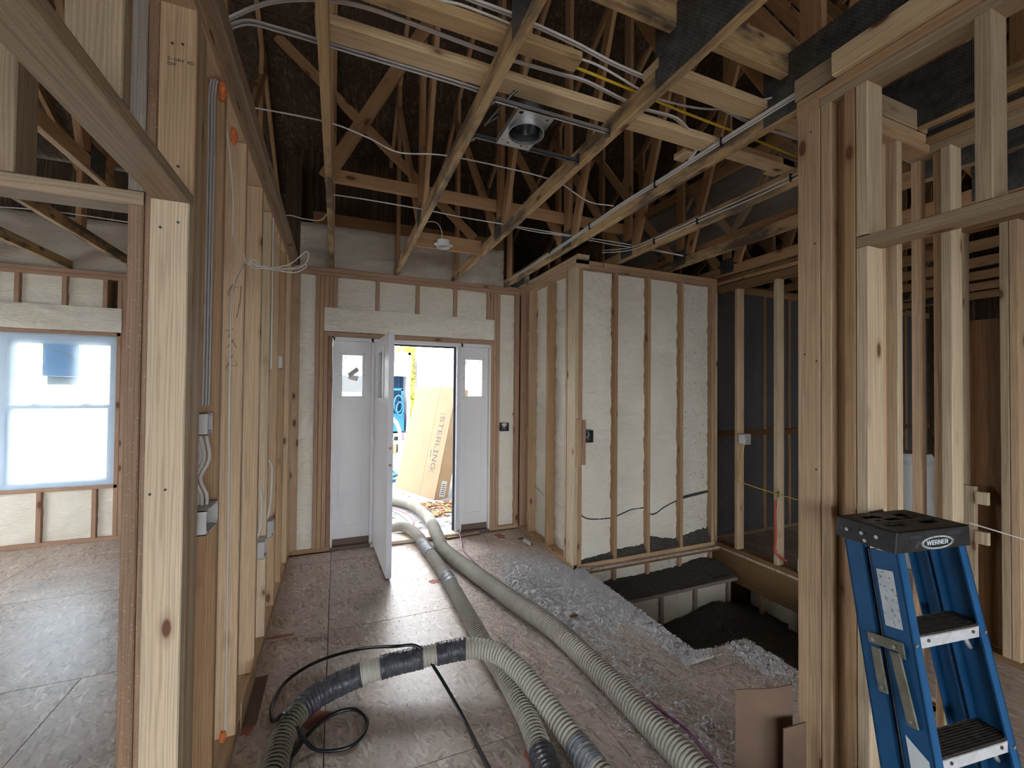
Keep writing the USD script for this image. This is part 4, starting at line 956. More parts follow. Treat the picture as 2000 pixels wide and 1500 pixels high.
wire("white_cable", "two cables stapled along the truss over the stairwell", W7, 0.0045, "wire_white", extra=[(-0.002, 0, 0.022)])
for n, (x, z, ys) in enumerate(((1.764, 2.842, (1.55, 2.03, 2.75, 3.4)), (2.380, 2.815, (1.62, 2.3, 2.75)))):
    for y in ys:
        put("/World", "cable_staple", rbox(x - 0.010, x + 0.006, y - 0.003, y + 0.003, z - 0.022, z + 0.022), "black_metal",
            label="black staple over the cables on the " + ("three-cable truss, " if n == 0 else "two-cable stairwell truss, ") + ORDN[ys.index(y)] + " from the stud pack", cat="staple", group="staples on the entry-side truss" if n == 0 else "staples on the stairwell truss")

# cables and boxes on the hall partition
wire("grey_cable", "grey cable bundle running down inside the first bay of the left partition", [(-0.43, 1.80, PT0 - 0.005), (-0.44, 1.815, 2.635), (-0.44, 1.818, 2.408), (-0.44, 1.818, 2.116), (-0.44, 1.818, 1.877), (-0.44, 1.818, 1.69), (-0.44, 1.815, 1.52)], 0.0042, "wire_grey", extra=[(0.010, -0.004, 0), (0.017, 0.002, 0)])
wire("white_cable", "thin white wire hanging down the left partition with a knot at head height", [(-0.40, 1.86, 2.60), (-0.390, 1.88, 2.485), (-0.390, 1.925, 2.414), (-0.390, 1.969, 2.312), (-0.390, 1.972, 2.20), (-0.390, 2.048, 2.18), (-0.389, 2.175, 2.172), (-0.388, 2.2, 2.147), (-0.39, 2.051, 2.035), (-0.389, 1.967, 1.924), (-0.39, 1.965, 1.7), (-0.389, 1.985, 1.093), (-0.39, 2.0, 0.682), (-0.389, 2.005, 0.226)], 0.0032, "wire_white")
wire("white_cable", "coil of thin white wire tied off in a long loop on the left partition", [(-0.387, 2.2, 2.147), (-0.361, 2.24, 2.138), (-0.338, 2.26, 2.155), (-0.357, 2.27, 2.18), (-0.38, 2.25, 2.162), (-0.356, 2.27, 2.141), (-0.264, 2.29, 2.165), (-0.211, 2.3, 2.192), (-0.151, 2.32, 2.263), (-0.139, 2.32, 2.242), (-0.152, 2.32, 2.204), (-0.188, 2.3, 2.167), (-0.252, 2.28, 2.156), (-0.353, 2.25, 2.150), (-0.372, 2.24, 2.165), (-0.345, 2.27, 2.175), (-0.335, 2.28, 2.15), (-0.26, 2.30, 2.152), (-0.19, 2.31, 2.178), (-0.155, 2.33, 2.20), (-0.148, 2.33, 2.19), (-0.20, 2.31, 2.15), (-0.30, 2.28, 2.148), (-0.375, 2.24, 2.158)], 0.0028, "wire_white", step=0.008)
wire("white_cable", "straight white cable stapled down a far stud of the left partition", [(-0.387, 3.04, 2.664), (-0.387, 3.055, 2.093), (-0.387, 3.06, 1.707)], 0.005, "wire_white")
wire("white_cable", "white cable dropping into the lower box of the left partition", [(-0.42, 2.95, 0.98), (-0.41, 2.95, 0.93), (-0.41, 2.95, 0.80), (-0.415, 2.95, 0.72), (-0.43, 2.93, 0.68)], 0.007, "wire_white")
wire("white_cable", "white cable dropping into the farther low box of the left partition", [(-0.42, 3.29, 1.10), (-0.40, 3.29, 1.05), (-0.40, 3.29, 0.85), (-0.41, 3.29, 0.75), (-0.42, 3.28, 0.70)], 0.007, "wire_white")
wire("white_cable", "cluster of white cables between the two nearest boxes of the left partition", [(-0.43, 1.76, 1.42), (-0.415, 1.74, 1.34), (-0.435, 1.72, 1.28), (-0.42, 1.74, 1.22), (-0.42, 1.74, 1.18)], 0.006, "wire_white", extra=[(0.014, 0.004, 0), (-0.012, 0.01, 0)])


def gang_box(name, label, x0, x1, y0, y1, z0, z1, mat, open_axis=None):
    t = thing(name, label, "electrical box", ((x0 + x1) / 2, (y0 + y1) / 2, z0))
    a, b, c = (x1 - x0) / 2, (y1 - y0) / 2, z1 - z0
    w = 0.003
    parts = [rbox(-a, a, -b, b, 0, w), rbox(-a, a, -b, b, c - w, c)]
    if open_axis == "x":
        parts += [rbox(-a, -a + w, -b, b, 0, c), rbox(-a, a, -b, -b + w, 0, c), rbox(-a, a, b - w, b, 0, c)]
    else:
        parts += [rbox(-a, a, b - w, b, 0, c), rbox(-a, -a + w, -b, b, 0, c), rbox(a - w, a, -b, b, 0, c)]
    put(t, "shell", trimesh.util.concatenate(parts), mat)
    lug = [cyl([s * (a - 0.012) if open_axis != "x" else a - 0.008, -b + 0.004 if open_axis != "x" else s * (b - 0.012), z], [s * (a - 0.012) if open_axis != "x" else a + 0.001, -b - 0.001 if open_axis != "x" else s * (b - 0.012), z], 0.004, 8) for s in (-1, 1) for z in (0.008, c - 0.008)]
    for q in lug:
        put(t, "screw_lug", q, mat)
    wx_ = [spline([(0, 0, c * 0.8), (a * 0.3, -b * 0.2, c * 0.6), (-a * 0.2, b * 0.1, c * 0.4), (a * 0.3, 0, c * 0.25)], 0.006)]
    put(t, "wire_end", trimesh.util.concatenate([tube(q, 0.003, 6) for q in wx_]), "red_paint" if open_axis == "x" else "wire_white", smooth=True)
    return t


gang_box("outlet_box", "small grey box at chest height in the first bay of the left partition", -0.45, -0.398, 1.70, 1.765, 1.425, 1.50, "box_grey", "x")
gang_box("outlet_box", "open wide grey box with red wire inside, below the small grey one", -0.47, -0.386, 1.655, 1.80, 1.105, 1.185, "box_grey", "x")
gang_box("outlet_box", "low grey box on the third stud of the left partition", -0.44, -0.39, 2.93, 3.03, 0.56, 0.665, "box_grey", "x")
gang_box("outlet_box", "low grey box farther along the left partition", -0.44, -0.392, 3.27, 3.36, 0.58, 0.69, "box_grey", "x")
gang_box("outlet_box", "small pale box high near the far end of the left partition", -0.43, -0.39, 3.60, 3.67, 1.73, 1.83, "box_white", "x")
gang_box("outlet_box", "dark outlet box in the foam right of the entry door", 1.735, 1.825, YF - 0.02, YF + 0.05, 1.12, 1.215, "box_dark")
gang_box("outlet_box", "dark outlet box at the corner of the stairwell wall", 2.06, 2.135, Y2 - 0.035, Y2 + 0.03, 1.125, 1.235, "box_dark")
gang_box("outlet_box", "white outlet box nailed to the stud right of the stairwell", XS - 0.005, XS + 0.075, 2.945, 3.02, 1.08, 1.18, "box_white")
gang_box("outlet_box", "low white box on the plate above the dark floor beam", XS + 0.01, XS + 0.07, 2.28, 2.45, 0.05, 0.16, "box_white", None)
wire("yellow_cable", "yellow cable looping down the stud from the white outlet box", [(XS + 0.03, 2.98, 1.08), (XS + 0.01, 2.99, 0.95), (XS - 0.004, 3.0, 0.80), (XS - 0.004, 3.01, 0.72), (XS - 0.004, 2.9, 0.70), (XS - 0.006, 2.65, 0.68), (XS - 0.004, 2.2, 0.66)], 0.004, "wire_yellow")
wire("red_cable", "red cable hanging on a stud right of the stairwell", [(XS - 0.006, 2.63, 0.62), (XS - 0.010, 2.64, 0.5), (XS - 0.007, 2.63, 0.32), (XS - 0.006, 2.64, 0.16), (XS + 0.02, 2.55, 0.10)], 0.009, "red_paint")
for y, z, lab in ((1.815, 2.663, "orange sealant blob at the top of the first cable bay on the left"), (2.0, 2.60, "orange sealant blob where the thin wire enters the top plate"), (3.10, 2.66, "orange sealant blob at the top of the far white cable"), (2.01, 0.20, "orange sealant blob at the foot of the thin wire")):
    b = trimesh.creation.icosphere(3, 1.0)
    b.vertices = b.vertices * [0.012, 0.017, 0.034 if z > 1 else 0.022] * (0.7 + 0.6 * meshkit.fbm(b.vertices * 2.2 + y * 7, 3))[:, None] + [-0.40, y, z]
    put("/World", "sealant_blob", b, "orange_foam", smooth=True, label=lab, cat="sealant")
for x, z in ((-0.461, 2.03), (-0.421, 2.05), (-0.471, 1.29), (-0.437, 1.30), (-0.468, 0.42), (-0.430, 0.44)):
    put(wl, "nail_head", cyl([x, 1.4585, z], [x, 1.461, z], 0.0035, 10), "ink")
for x, z in ((-0.455, 2.58), (-0.43, 2.585), (-0.467, 2.235), (-0.435, 2.225)):
    put(wl, "nail_head", cyl([x, 1.4965, z], [x, 1.499, z], 0.0035, 10), "ink")
for y, z in ((1.075, 2.17), (1.07, 1.71), (1.072, 1.29), (1.09, 2.62), (1.115, 1.74)):
    put(wn2, "nail_head", cyl([XR - 0.001, y, z], [XR + 0.002, y, z], 0.0035, 10), "ink")
# pencil marks on the partition
ms = []
for L in ([(2.245, 1.974), (2.275, 2.011), (2.265, 1.99)], [(2.245, 1.965), (2.274, 1.97)], [(2.24, 2.0), (2.272, 2.02), (2.271, 1.975), (2.255, 1.93)]):
    pass
marks = {"sevens": [[(0.025, 0.17), (0.045, 0.21), (0.03, 0.16), (0.05, 0.155)], [(0.05, 0.195), (0.078, 0.205), (0.074, 0.13), (0.062, 0.06)]],
         "three": [[(0.02, 0.0), (0.05, 0.01), (0.03, -0.03), (0.055, -0.035), (0.028, -0.075)], [(0.045, -0.04), (0.065, -0.075)]],
         "letter": [[(0.025, -0.17), (0.05, -0.11), (0.07, -0.155), (0.03, -0.155)]]}
for nm, Ls in marks.items():
    for L in Ls:
        ms.append(tube(np.array([(-0.485 + u, 2.2355, 1.84 + v) for u, v in L]), 0.0011, 5))
put(wl, "pencil_mark", trimesh.util.concatenate(ms), "ink", label="handwritten marker figures on a stud")
tm = meshkit.text_mesh("KD-HT", 0.011, 0.0006)
for (x, z) in ((-0.466, 2.53), (-0.466, 2.515)):
    MT = frame((x, 1.4985, z), (0, -1, 0), (1, 0, 0))
    put(wl, "grade_stamp", meshkit.text_mesh("SPF" if z < 2.52 else "S-DRY  KD", 0.009, 0.0006), "ink", MT)

# ------------------------------------------------------------------ step ladder, folded and leaning into the doorway
LY, LT = -0.1296, 0.185
lu = np.array([math.cos(LY), math.sin(LY), 0])                 # across the ladder
lf = np.array([math.sin(LY), -math.cos(LY), 0])                # towards the climber
ldn = np.array([0, 0, -1]) * math.cos(LT) + lf * math.sin(LT)  # down the rails
ln = np.cross(lu, -ldn)                                        # rail-plane normal, pointing towards the climber
if ln @ lf < 0:
    ln = -ln
P0 = np.array([1.533, 0.730, 1.115])                           # front lower left corner of the cap
lad = thing("step_ladder", "blue fibreglass step ladder with black cap folded and leaned into the right doorway", "ladder", (1.66, 0.55, 0))
OFF = -np.array([1.66, 0.55, 0.0])


def LP(a, s, n):
    """across a, down the rails s, forward n; measured from the cap's front lower left corner."""
    return P0 + OFF + lu * a + ldn * s + ln * n


def lfr(a, s, n, tilt=0.0):
    z = -ldn + lu * tilt
    return frame(LP(a, s, n), z / np.linalg.norm(z), lu)


SL_END = 1.115 / math.cos(LT)
WCAP = 0.301


def rail(name, side, n0, depth, fl, s0, mat="ladder_blue", label=None):
    """A channel rail: web on the outer side, flanges turned inwards; its foot splays out."""
    splay = 0.036
    t = 0.005
    a0 = 0.004 if side < 0 else WCAP - 0.004
    top, bot = LP(a0, s0, n0), LP(a0 + side * splay * 1.0, SL_END, n0)
    z = (top - bot); L = np.linalg.norm(z)
    M = frame(bot, z, lu)
    yv = M[:3, 1]
    q = 1 if yv @ ln > 0 else -1
    i = -side
    def rb(x0, x1, y0, y1):
        xa, xb = sorted((x0 * i, x1 * i)); ya, yb = sorted((y0 * q, y1 * q))
        return rbox(xa, xb, ya, yb, 0, L)
    me = trimesh.util.concatenate([rb(0, t, -depth, 0), rb(0, fl, -t, 0), rb(0, fl, -depth, -depth + t)])
    rb_ = trimesh.util.concatenate([rb(-0.0012, 0, -depth * 0.62, -depth * 0.50)])
    r = put(lad, name, me, mat, M, label=label)
    put(r, "rail_groove", rb_, "ladder_black", M @ np.eye(4)) if False else None
    put(r, "foot", rb(-0.004, fl + 0.004, -depth - 0.003, 0.003).apply_transform(np.diag([1, 1, 0.045 / L, 1])), "ladder_black", M)
    return r


rl = rail("front_rail", -1, 0.0, 0.082, 0.030, 0.0)
rr = rail("front_rail", 1, 0.0, 0.082, 0.030, 0.0)
rail("rear_rail", -1, -0.094, 0.058, 0.026, -0.02)
rail("rear_rail", 1, -0.094, 0.058, 0.026, -0.02)
# cap: a moulded tray with skirt, slots and wells
cw, cdp, chh = WCAP + 0.012, 0.172, 0.062
outer = sbox(-0.006, -cdp, cw - 0.006, 0.006)
slots = [sbox(x0, y0, x1, y1).buffer(0.008) for x0, y0, x1, y1 in ((0.045, -0.055, 0.10, -0.047), (0.115, -0.10, 0.16, -0.088), (0.20, -0.135, 0.235, -0.122), (0.20, -0.06, 0.25, -0.05), (0.06, -0.135, 0.09, -0.128))]
holes = [Point(x, y).buffer(r, 24) for x, y, r in ((0.11, -0.13, 0.016), (0.205, -0.095, 0.014), (0.07, -0.095, 0.010), (0.255, -0.11, 0.008))]
top = outer.buffer(-0.006).buffer(0.006)
for h_ in slots + holes:
    top = top.difference(h_)
lay = [trimesh.creation.extrude_polygon(top, 0.004, engine="earcut").apply_translation([0, 0, chh - 0.004])]
skirt = outer.buffer(-0.006).buffer(0.006).difference(outer.buffer(-0.006).buffer(0.002))
lay.append(trimesh.creation.extrude_polygon(skirt, chh, engine="earcut"))
lay.append(trimesh.creation.extrude_polygon(outer.buffer(-0.008), 0.003, engine="earcut").apply_translation([0, 0, chh - 0.022]))
lay.append(trimesh.creation.extrude_polygon(sbox(0.01, -0.082, WCAP - 0.01, -0.076), 0.003, engine="earcut").apply_translation([0, 0, chh]))
MC = np.eye(4); MC[:3, 0] = lu; MC[:3, 1] = lf; MC[:3, 2] = (0, 0, 1); MC[:3, 3] = P0 + OFF + np.array([0, 0, 0.0])
capm = trimesh.util.concatenate(lay)
# flare the left and right skirts outwards a little towards the bottom
v = capm.vertices; v[:, 0] += np.where(v[:, 0] < 0.01, -1, np.where(v[:, 0] > WCAP - 0.01, 1, 0)) * (chh - v[:, 2]) * 0.12
cap = put(lad, "cap", capm, "ladder_black", MC, label="black scuffed moulded cap")
put(cap, "front_slot", rbox(0.045, 0.095, 0.0055, 0.0065, 0.040, 0.047), "gasket", MC)
put(cap, "front_slot", rbox(0.205, 0.265, 0.0055, 0.0065, 0.042, 0.050), "gasket", MC)
ov = np.array([(0.16 + 0.062 * math.cos(a), 0.008, 0.022 + 0.0165 * math.sin(a)) for a in np.linspace(0, 2 * np.pi, 49)])
put(cap, "oval_rim", trimesh.util.concatenate([tube(ov, 0.0016, 6), tube(ov * [1, 1, 1] * 1.0 + np.array([0, 0, 0]) + (ov - [0.16, 0.008, 0.022]) * [0.10, 0, 0.16], 0.0010, 6)]), "paper_label", MC, smooth=True)
tmw = meshkit.text_mesh("WERNER", 0.0135, 0.0012, bold=True)
tw = tmw.bounds[1, 0] - tmw.bounds[0, 0]
ML = np.eye(4); ML[:3, 0] = (0.092 / tw, 0, 0); ML[:3, 1] = (0, 0, 1); ML[:3, 2] = (0, -1, 0); ML[:3, 3] = (0.16 - 0.046, 0.0078, 0.0155)
tmw.apply_transform(ML); tmw.invert()
put(cap, "raised_letters", tmw, "label_white", MC, label="raised white maker's name on the cap")
for a, b in ((0.03, 0.030), (0.075, 0.032), (0.118, 0.034), (0.085, 0.012)):
    put(cap, "rivet", cyl([-0.016, -cdp + a + 0.01, b], [-0.004, -cdp + a + 0.01, b], 0.0055, 12), "zinc", MC, smooth=40)
# treads
for k in range(3):
    s = 0.2295 + 0.305 * k
    ex = 0.036 * s / SL_END
    a0, a1 = -ex + 0.012, WCAP + ex - 0.012
    if k == 2:
        pass
    c = LP(0, s, 0)
    MS = np.eye(4); MS[:3, 0] = lu; MS[:3, 1] = lf; MS[:3, 2] = (0, 0, 1); MS[:3, 3] = c
    st_ = put(lad, "step", trimesh.util.concatenate([rbox(a0, a1, -0.004, 0.0, -0.034, 0.0), rbox(a0, a1, -0.082, 0.0, -0.004, 0.0), rbox(a0, a1, -0.084, -0.080, -0.030, 0.0)]), "aluminium", MS, label="aluminium step with a dark ribbed tread")
    ribs = [rbox(a0 + 0.001, a1 - 0.001, -0.078 + i * 0.0078, -0.078 + i * 0.0078 + 0.0045, 0.0, 0.003) for i in range(10)]
    put(st_, "tread_rib", trimesh.util.concatenate(ribs + [rbox(a0 + 0.001, a1 - 0.001, -0.080, -0.001, 0.0, 0.0012)]), "ladder_tread", MS)
    for a in (a0 + 0.055, a1 - 0.05):
        put(st_, "rivet", cyl([a, 0.0, -0.014], [a, 0.003, -0.014], 0.005, 12), "zinc_dark", MS, smooth=40)
    for a in (-ex - 0.004 + 0.018, WCAP + ex - 0.014):
        put(st_, "rivet", cyl([a, 0.001, -0.02], [a, 0.006, -0.02], 0.0055, 12), "bracket_steel", MS, smooth=40)
    # gusset braces under the step
    for a, d_ in ((a0 + 0.004, 1), (a1 - 0.004, -1)):
        put(st_, "gusset", tube(np.array([(a + d_ * 0.05, -0.03, -0.02), (a, -0.03, -0.085)]), 0.006, 8), "aluminium", MS, smooth=True)
# scuffed label, warning label, spreader bracket on the left rail
ME = lfr(0.004, 0.0, 0.0, 0.036 / SL_END)
yq = 1 if ME[:3, 1] @ ln > 0 else -1
def on_rail(name, n0, n1, s0_, s1_, mat, th=0.001, label=None, mesh=None):
    a_, b_ = sorted((n0 * yq, n1 * yq))
    return put(lad, name, mesh if mesh is not None else rbox(-0.0012 - th, -0.0012, a_, b_, -s1_, -s0_), mat, ME, label=label)
on_rail("worn_label", -0.066, -0.020, 0.055, 0.215, "paper_label", label="scuffed silver label")
on_rail("rail_rib", -0.0805, -0.0785, 0.0, 0.95, "ladder_tread", 0.002, label="dark groove along the rail")
wl_ = Polygon([(-0.062, 0.50), (-0.012, 0.54), (-0.012, 0.70), (-0.062, 0.70)])
wm = trimesh.creation.extrude_polygon(wl_, 0.001, engine="earcut")
wm.vertices = np.stack([-0.0022 + 0 * wm.vertices[:, 0] - wm.vertices[:, 2], wm.vertices[:, 0] * yq, -wm.vertices[:, 1]], 1)
on_rail("torn_label", 0, 0, 0, 0, "label_white", mesh=wm, label="torn white label")
def arm(n0, s0_, n1, s1_, w, t=0.004, x=-0.010):
    A = np.array([x, n0 * yq, -s0_]); B = np.array([x, n1 * yq, -s1_])
    return prism(w, t, np.linalg.norm(B - A)).apply_transform(frame(A, B - A, np.cross(B - A, [1, 0, 0])))
br = on_rail("spreader_bracket", 0, 0, 0, 0, "bracket_steel", mesh=trimesh.util.concatenate([arm(-0.118, 0.262, -0.022, 0.262, 0.030), arm(-0.028, 0.25, -0.028, 0.29, 0.018, 0.004, -0.011)]), label="dull steel spreader bracket")
put(br, "spreader_arm", arm(-0.098, 0.285, -0.096, 0.405, 0.026, 0.006, -0.013), "bracket_steel", ME, label="short spreader arm")
put(br, "spreader_arm", arm(-0.045, 0.28, -0.030, 0.465, 0.028, 0.006, -0.013), "bracket_steel", ME, label="long spreader arm")
for n0, s0_ in ((-0.10, 0.264), (-0.042, 0.264), (-0.096, 0.392), (-0.031, 0.452)):
    put(br, "rivet", cyl([-0.018, n0 * yq, -s0_], [-0.012, n0 * yq, -s0_], 0.005, 10), "zinc", ME, smooth=40)

# ------------------------------------------------------------------ hoses and cords on the floor
def hose(name, label, P, r, tapes, mats=("hose_tan",), pitch=0.020):
    C = spline(P, pitch / 6)
    rad = r + np.array([0.0, 0.0034, 0.0044, 0.0034, 0.0, -0.0016])[np.arange(len(C)) % 6] - 0.001
    mid = C[len(C) // 2]
    t = thing(name, label, "hose", (float(mid[0]), float(mid[1]), 0))
    off = -np.array([mid[0], mid[1], 0])
    cuts = [0] + [int(f * len(C)) for f in mats[1::2]] + [len(C)]
    for q in range(len(cuts) - 1):
        seg = slice(max(cuts[q] - 1, 0), cuts[q + 1])
        put(t, "hose_length", tube(C[seg] + off, rad[seg], 18), mats[2 * q], smooth=35)
    for f0, f1, mt in tapes:
        seg = slice(int(f0 * len(C)), max(int(f1 * len(C)), int(f0 * len(C)) + 6))
        n_ = len(C[seg])
        put(t, "tape_wrap", tube(C[seg] + off, r + 0.0058 + 0.0012 * np.sin(np.arange(n_) * 0.9) + 0.0008 * nrng.standard_normal(n_), 18), mt, smooth=True, label="shiny tape wrapped round the hose")
    return t


HA = [(-0.4, 7.25, -0.03), (0.32, 6.79, -0.03), (0.76, 6.40, -0.03), (1.00, 5.95, -0.02), (1.075, 5.35, -0.01), (1.02, 4.85, 0.06), (0.99, 4.609, 0.105), (0.966, 4.2, 0.085), (0.966, 3.985, 0.063), (1.079, 3.419, 0.062), (1.2, 2.869, 0.062), (1.305, 2.435, 0.062), (1.346, 1.929, 0.062), (1.356, 1.579, 0.062), (1.36, 1.352, 0.062), (1.36, 0.9, 0.062), (1.30, 0.3, 0.062)]
HB = [(-0.2, 5.05, -0.04), (0.315, 4.9, -0.04), (0.55, 4.82, 0.06), (0.70, 4.69, 0.10), (0.79, 4.40, 0.085), (0.814, 4.2, 0.056), (0.853, 3.51, 0.052), (0.85, 2.925, 0.052), (0.846, 2.412, 0.052), (0.855, 2.035, 0.052), (0.841, 1.757, 0.052), (0.811, 1.571, 0.052), (0.75, 1.2, 0.052), (0.6, 0.6, 0.052)]
HC = [(-0.25, 1.4, 0.055), (-0.235, 1.75, 0.055), (-0.212, 1.955, 0.056), (-0.195, 2.111, 0.06), (-0.13, 2.256, 0.07), (-0.005, 2.321, 0.09), (0.223, 2.325, 0.13), (0.51, 2.285, 0.16), (0.70, 2.25, 0.17), (0.819, 2.168, 0.165), (0.89, 2.027, 0.14), (0.93, 1.846, 0.11), (0.965, 1.652, 0.075), (0.985, 1.492, 0.058), (1.02, 1.2, 0.056), (1.05, 0.7, 0.056)]
hose("vacuum_hose", "thickest tan corrugated hose running from outside along the right of the floor", HA, 0.060, [(0.0, 0.09, "duct_tape")])
hose("vacuum_hose", "thinner tan hose beside the thick one with two silver tape joints near the door", HB, 0.049, [(0.02, 0.14, "duct_tape"), (0.285, 0.345, "duct_tape"), (0.445, 0.475, "duct_tape"), (0.795, 0.84, "duct_tape_black")])
hose("vacuum_hose", "dark hose arching over the floor with long black tape wraps", HC, 0.050, [(0.25, 0.345, "duct_tape_black"), (0.372, 0.437, "duct_tape_black"), (0.458, 0.505, "duct_tape_black"), (0.735, 0.775, "duct_tape")], mats=("hose_dark", 0.26, "hose_tan"))
KB = [(0.66, 1.3, 0.01), (0.609, 1.688, 0.01), (0.574, 2.0, 0.03), (0.498, 2.226, 0.12), (0.42, 2.30, 0.212), (0.302, 2.344, 0.215), (0.133, 2.553, 0.12), (-0.079, 2.639, 0.05), (-0.226, 2.573, 0.02), (-0.275, 2.428, 0.01), (-0.262, 2.32, 0.009), (-0.235, 2.25, 0.05), (-0.19, 2.18, 0.115), (-0.12, 2.10, 0.05), (-0.056, 2.05, 0.009), (0.068, 2.015, 0.009), (0.14, 2.076, 0.009), (0.152, 2.163, 0.009), (0.097, 2.245, 0.009), (0.004, 2.246, 0.009), (-0.082, 2.181, 0.009), (-0.138, 2.083, 0.009), (-0.165, 2.001, 0.009), (-0.13, 1.8, 0.009), (-0.05, 1.4, 0.009)]
wire("black_cord", "thick black cord looped over the dark hose and coiled on the floor", KB, 0.0085, "wire_black", cat="cord", n=8)
PB = [(1.30, 5.1, -0.04), (1.275, 4.75, 0.02), (1.262, 4.62, 0.048), (1.241, 4.457, 0.046), (1.20, 4.20, 0.012), (1.174, 4.06, 0.007), (1.197, 3.719, 0.007), (1.241, 3.363, 0.007), (1.279, 3.06, 0.007), (1.345, 2.80, 0.007), (1.42, 2.55, 0.007), (1.43, 2.25, 0.007), (1.439, 1.989, 0.007), (1.475, 1.836, 0.007), (1.511, 1.65, 0.007), (1.533, 1.525, 0.007), (1.50, 1.33, 0.007), (1.47, 1.0, 0.007)]
wire("extension_cord", "purple extension cord trailing beside the thick hose", PB, 0.0068, "cord_purple", cat="cord", n=8)
wire("string_line", "thin pale string stretched across the opening at the right behind the ladder", [(2.54, 0.95, 1.03), (3.1, 0.82, 0.87), (3.66, 0.68, 0.74)], 0.003, "wire_white", cat="string")

# ------------------------------------------------------------------ cardboard, scraps and loose insulation
def sheet(name, label, cat, path, z0, ztop, th, mat):
    """A standing curved sheet following a floor path, its top edge height given per point."""
    C = np.asarray(path, float)
    T = np.gradient(C, axis=0); T /= np.linalg.norm(T, axis=1, keepdims=True)
    N = np.stack([-T[:, 1], T[:, 0]], 1) * th / 2
    n = len(C)
    v = np.vstack([np.c_[C + N, np.full(n, z0)], np.c_[C - N, np.full(n, z0)], np.c_[C + N, ztop], np.c_[C - N, ztop]])
    f = []
    for i in range(n - 1):
        a, b, c, d = i, n + i, 2 * n + i, 3 * n + i
        f += [(a, a + 1, c + 1), (a, c + 1, c), (b + 1, b, d), (b + 1, d, d + 1), (c, c + 1, d + 1), (c, d + 1, d), (a + 1, a, b), (a + 1, b, b + 1)]
    f += [(0, 2 * n, 3 * n), (0, 3 * n, n), (n - 1, 2 * n - 1, 4 * n - 1), (n - 1, 4 * n - 1, 3 * n - 1)]
    return put("/World", name, trimesh.Trimesh(v, f, process=False), mat, smooth=35, label=label, cat=cat)


sheet("cardboard_sheet", "curved brown cardboard sheet standing on the floor against the stud pack", "cardboard", [(1.52, 1.265), (1.56, 1.235), (1.60, 1.205), (1.64, 1.18), (1.68, 1.163), (1.70, 1.153)], 0.002, [0.372, 0.385, 0.395, 0.405, 0.415, 0.42], 0.005, "cardboard_dark")
sheet("cardboard_sheet", "narrow second cardboard strip against the foot of the stud pack", "cardboard", [(1.60, 1.12), (1.64, 1.11), (1.70, 1.10)], 0.002, [0.30, 0.305, 0.31], 0.005, "cardboard_dark")
sc = thing("cardboard_scrap", "flat cardboard scrap lying along the foot of the left partition", "cardboard", (-0.35, 2.5, 0))
put(sc, "flap", rbox(-0.04, 0.022, -0.18, 0.19, 0.001, 0.005), "cardboard_dark")
put(sc, "upright_flap", rbox(-0.043, -0.038, -0.18, 0.19, 0.002, 0.12), "cardboard")

# loose fluff: thickest by the wall corner and along the stair opening
def fluff_density(x, y):
    d = 1.3 * np.exp(-(((x - 1.75) / 0.36)**2 + ((y - 3.05) / 0.42)**2))
    d = d + 1.0 * np.exp(-((x - 2.03) / 0.12)**2) * (y > 1.9) * (y < 3.3)
    d = d + 0.9 * np.exp(-(((x - 2.36) / 0.14)**2 + ((y - 1.80) / 0.22)**2))
    d = d + 0.42 * np.exp(-(((x - 1.55) / 0.40)**2)) * (y > 1.3) * (y < 3.9)
    d = d + 0.10 * (x > 0.9)
    return np.clip(d, 0, 1.25) * (x > 0.75)


oct_v = np.array([(1, 0, 0), (-1, 0, 0), (0, 1, 0), (0, -1, 0), (0, 0, 1), (0, 0, -1)], float)
oct_f = np.array([(0, 2, 4), (2, 1, 4), (1, 3, 4), (3, 0, 4), (2, 0, 5), (1, 2, 5), (3, 1, 5), (0, 3, 5)])
from shapely import contains_xy
def scatter(n, x0, x1, y0, y1, dens, smin, smax, zf, seed, clip=None):
    r = np.random.default_rng(seed)
    x, y = r.uniform(x0, x1, n), r.uniform(y0, y1, n)
    keep = r.uniform(0, 1.25, n) < dens(x, y)
    keep &= contains_xy(clip, x, y) if clip is not None else True
    x, y = x[keep], y[keep]; m_ = len(x)
    s = r.uniform(smin, smax, m_) * (0.6 + 0.6 * np.clip(dens(x, y), 0, 1))
    V = oct_v[None] * (r.uniform(0.5, 1.3, (m_, 6, 1)) * s[:, None, None]) * np.array([1, 1, 0.75])
    th = r.uniform(0, 2 * np.pi, m_); c_, s_ = np.cos(th), np.sin(th)
    V = np.stack([V[..., 0] * c_[:, None] - V[..., 1] * s_[:, None], V[..., 0] * s_[:, None] + V[..., 1] * c_[:, None], V[..., 2]], -1)
    V += np.stack([x, y, zf(x, y) + s * 0.4], -1)[:, None]
    F = oct_f[None] + (np.arange(m_) * 6)[:, None, None]
    return trimesh.Trimesh(V.reshape(-1, 3), F.reshape(-1, 3), process=False)


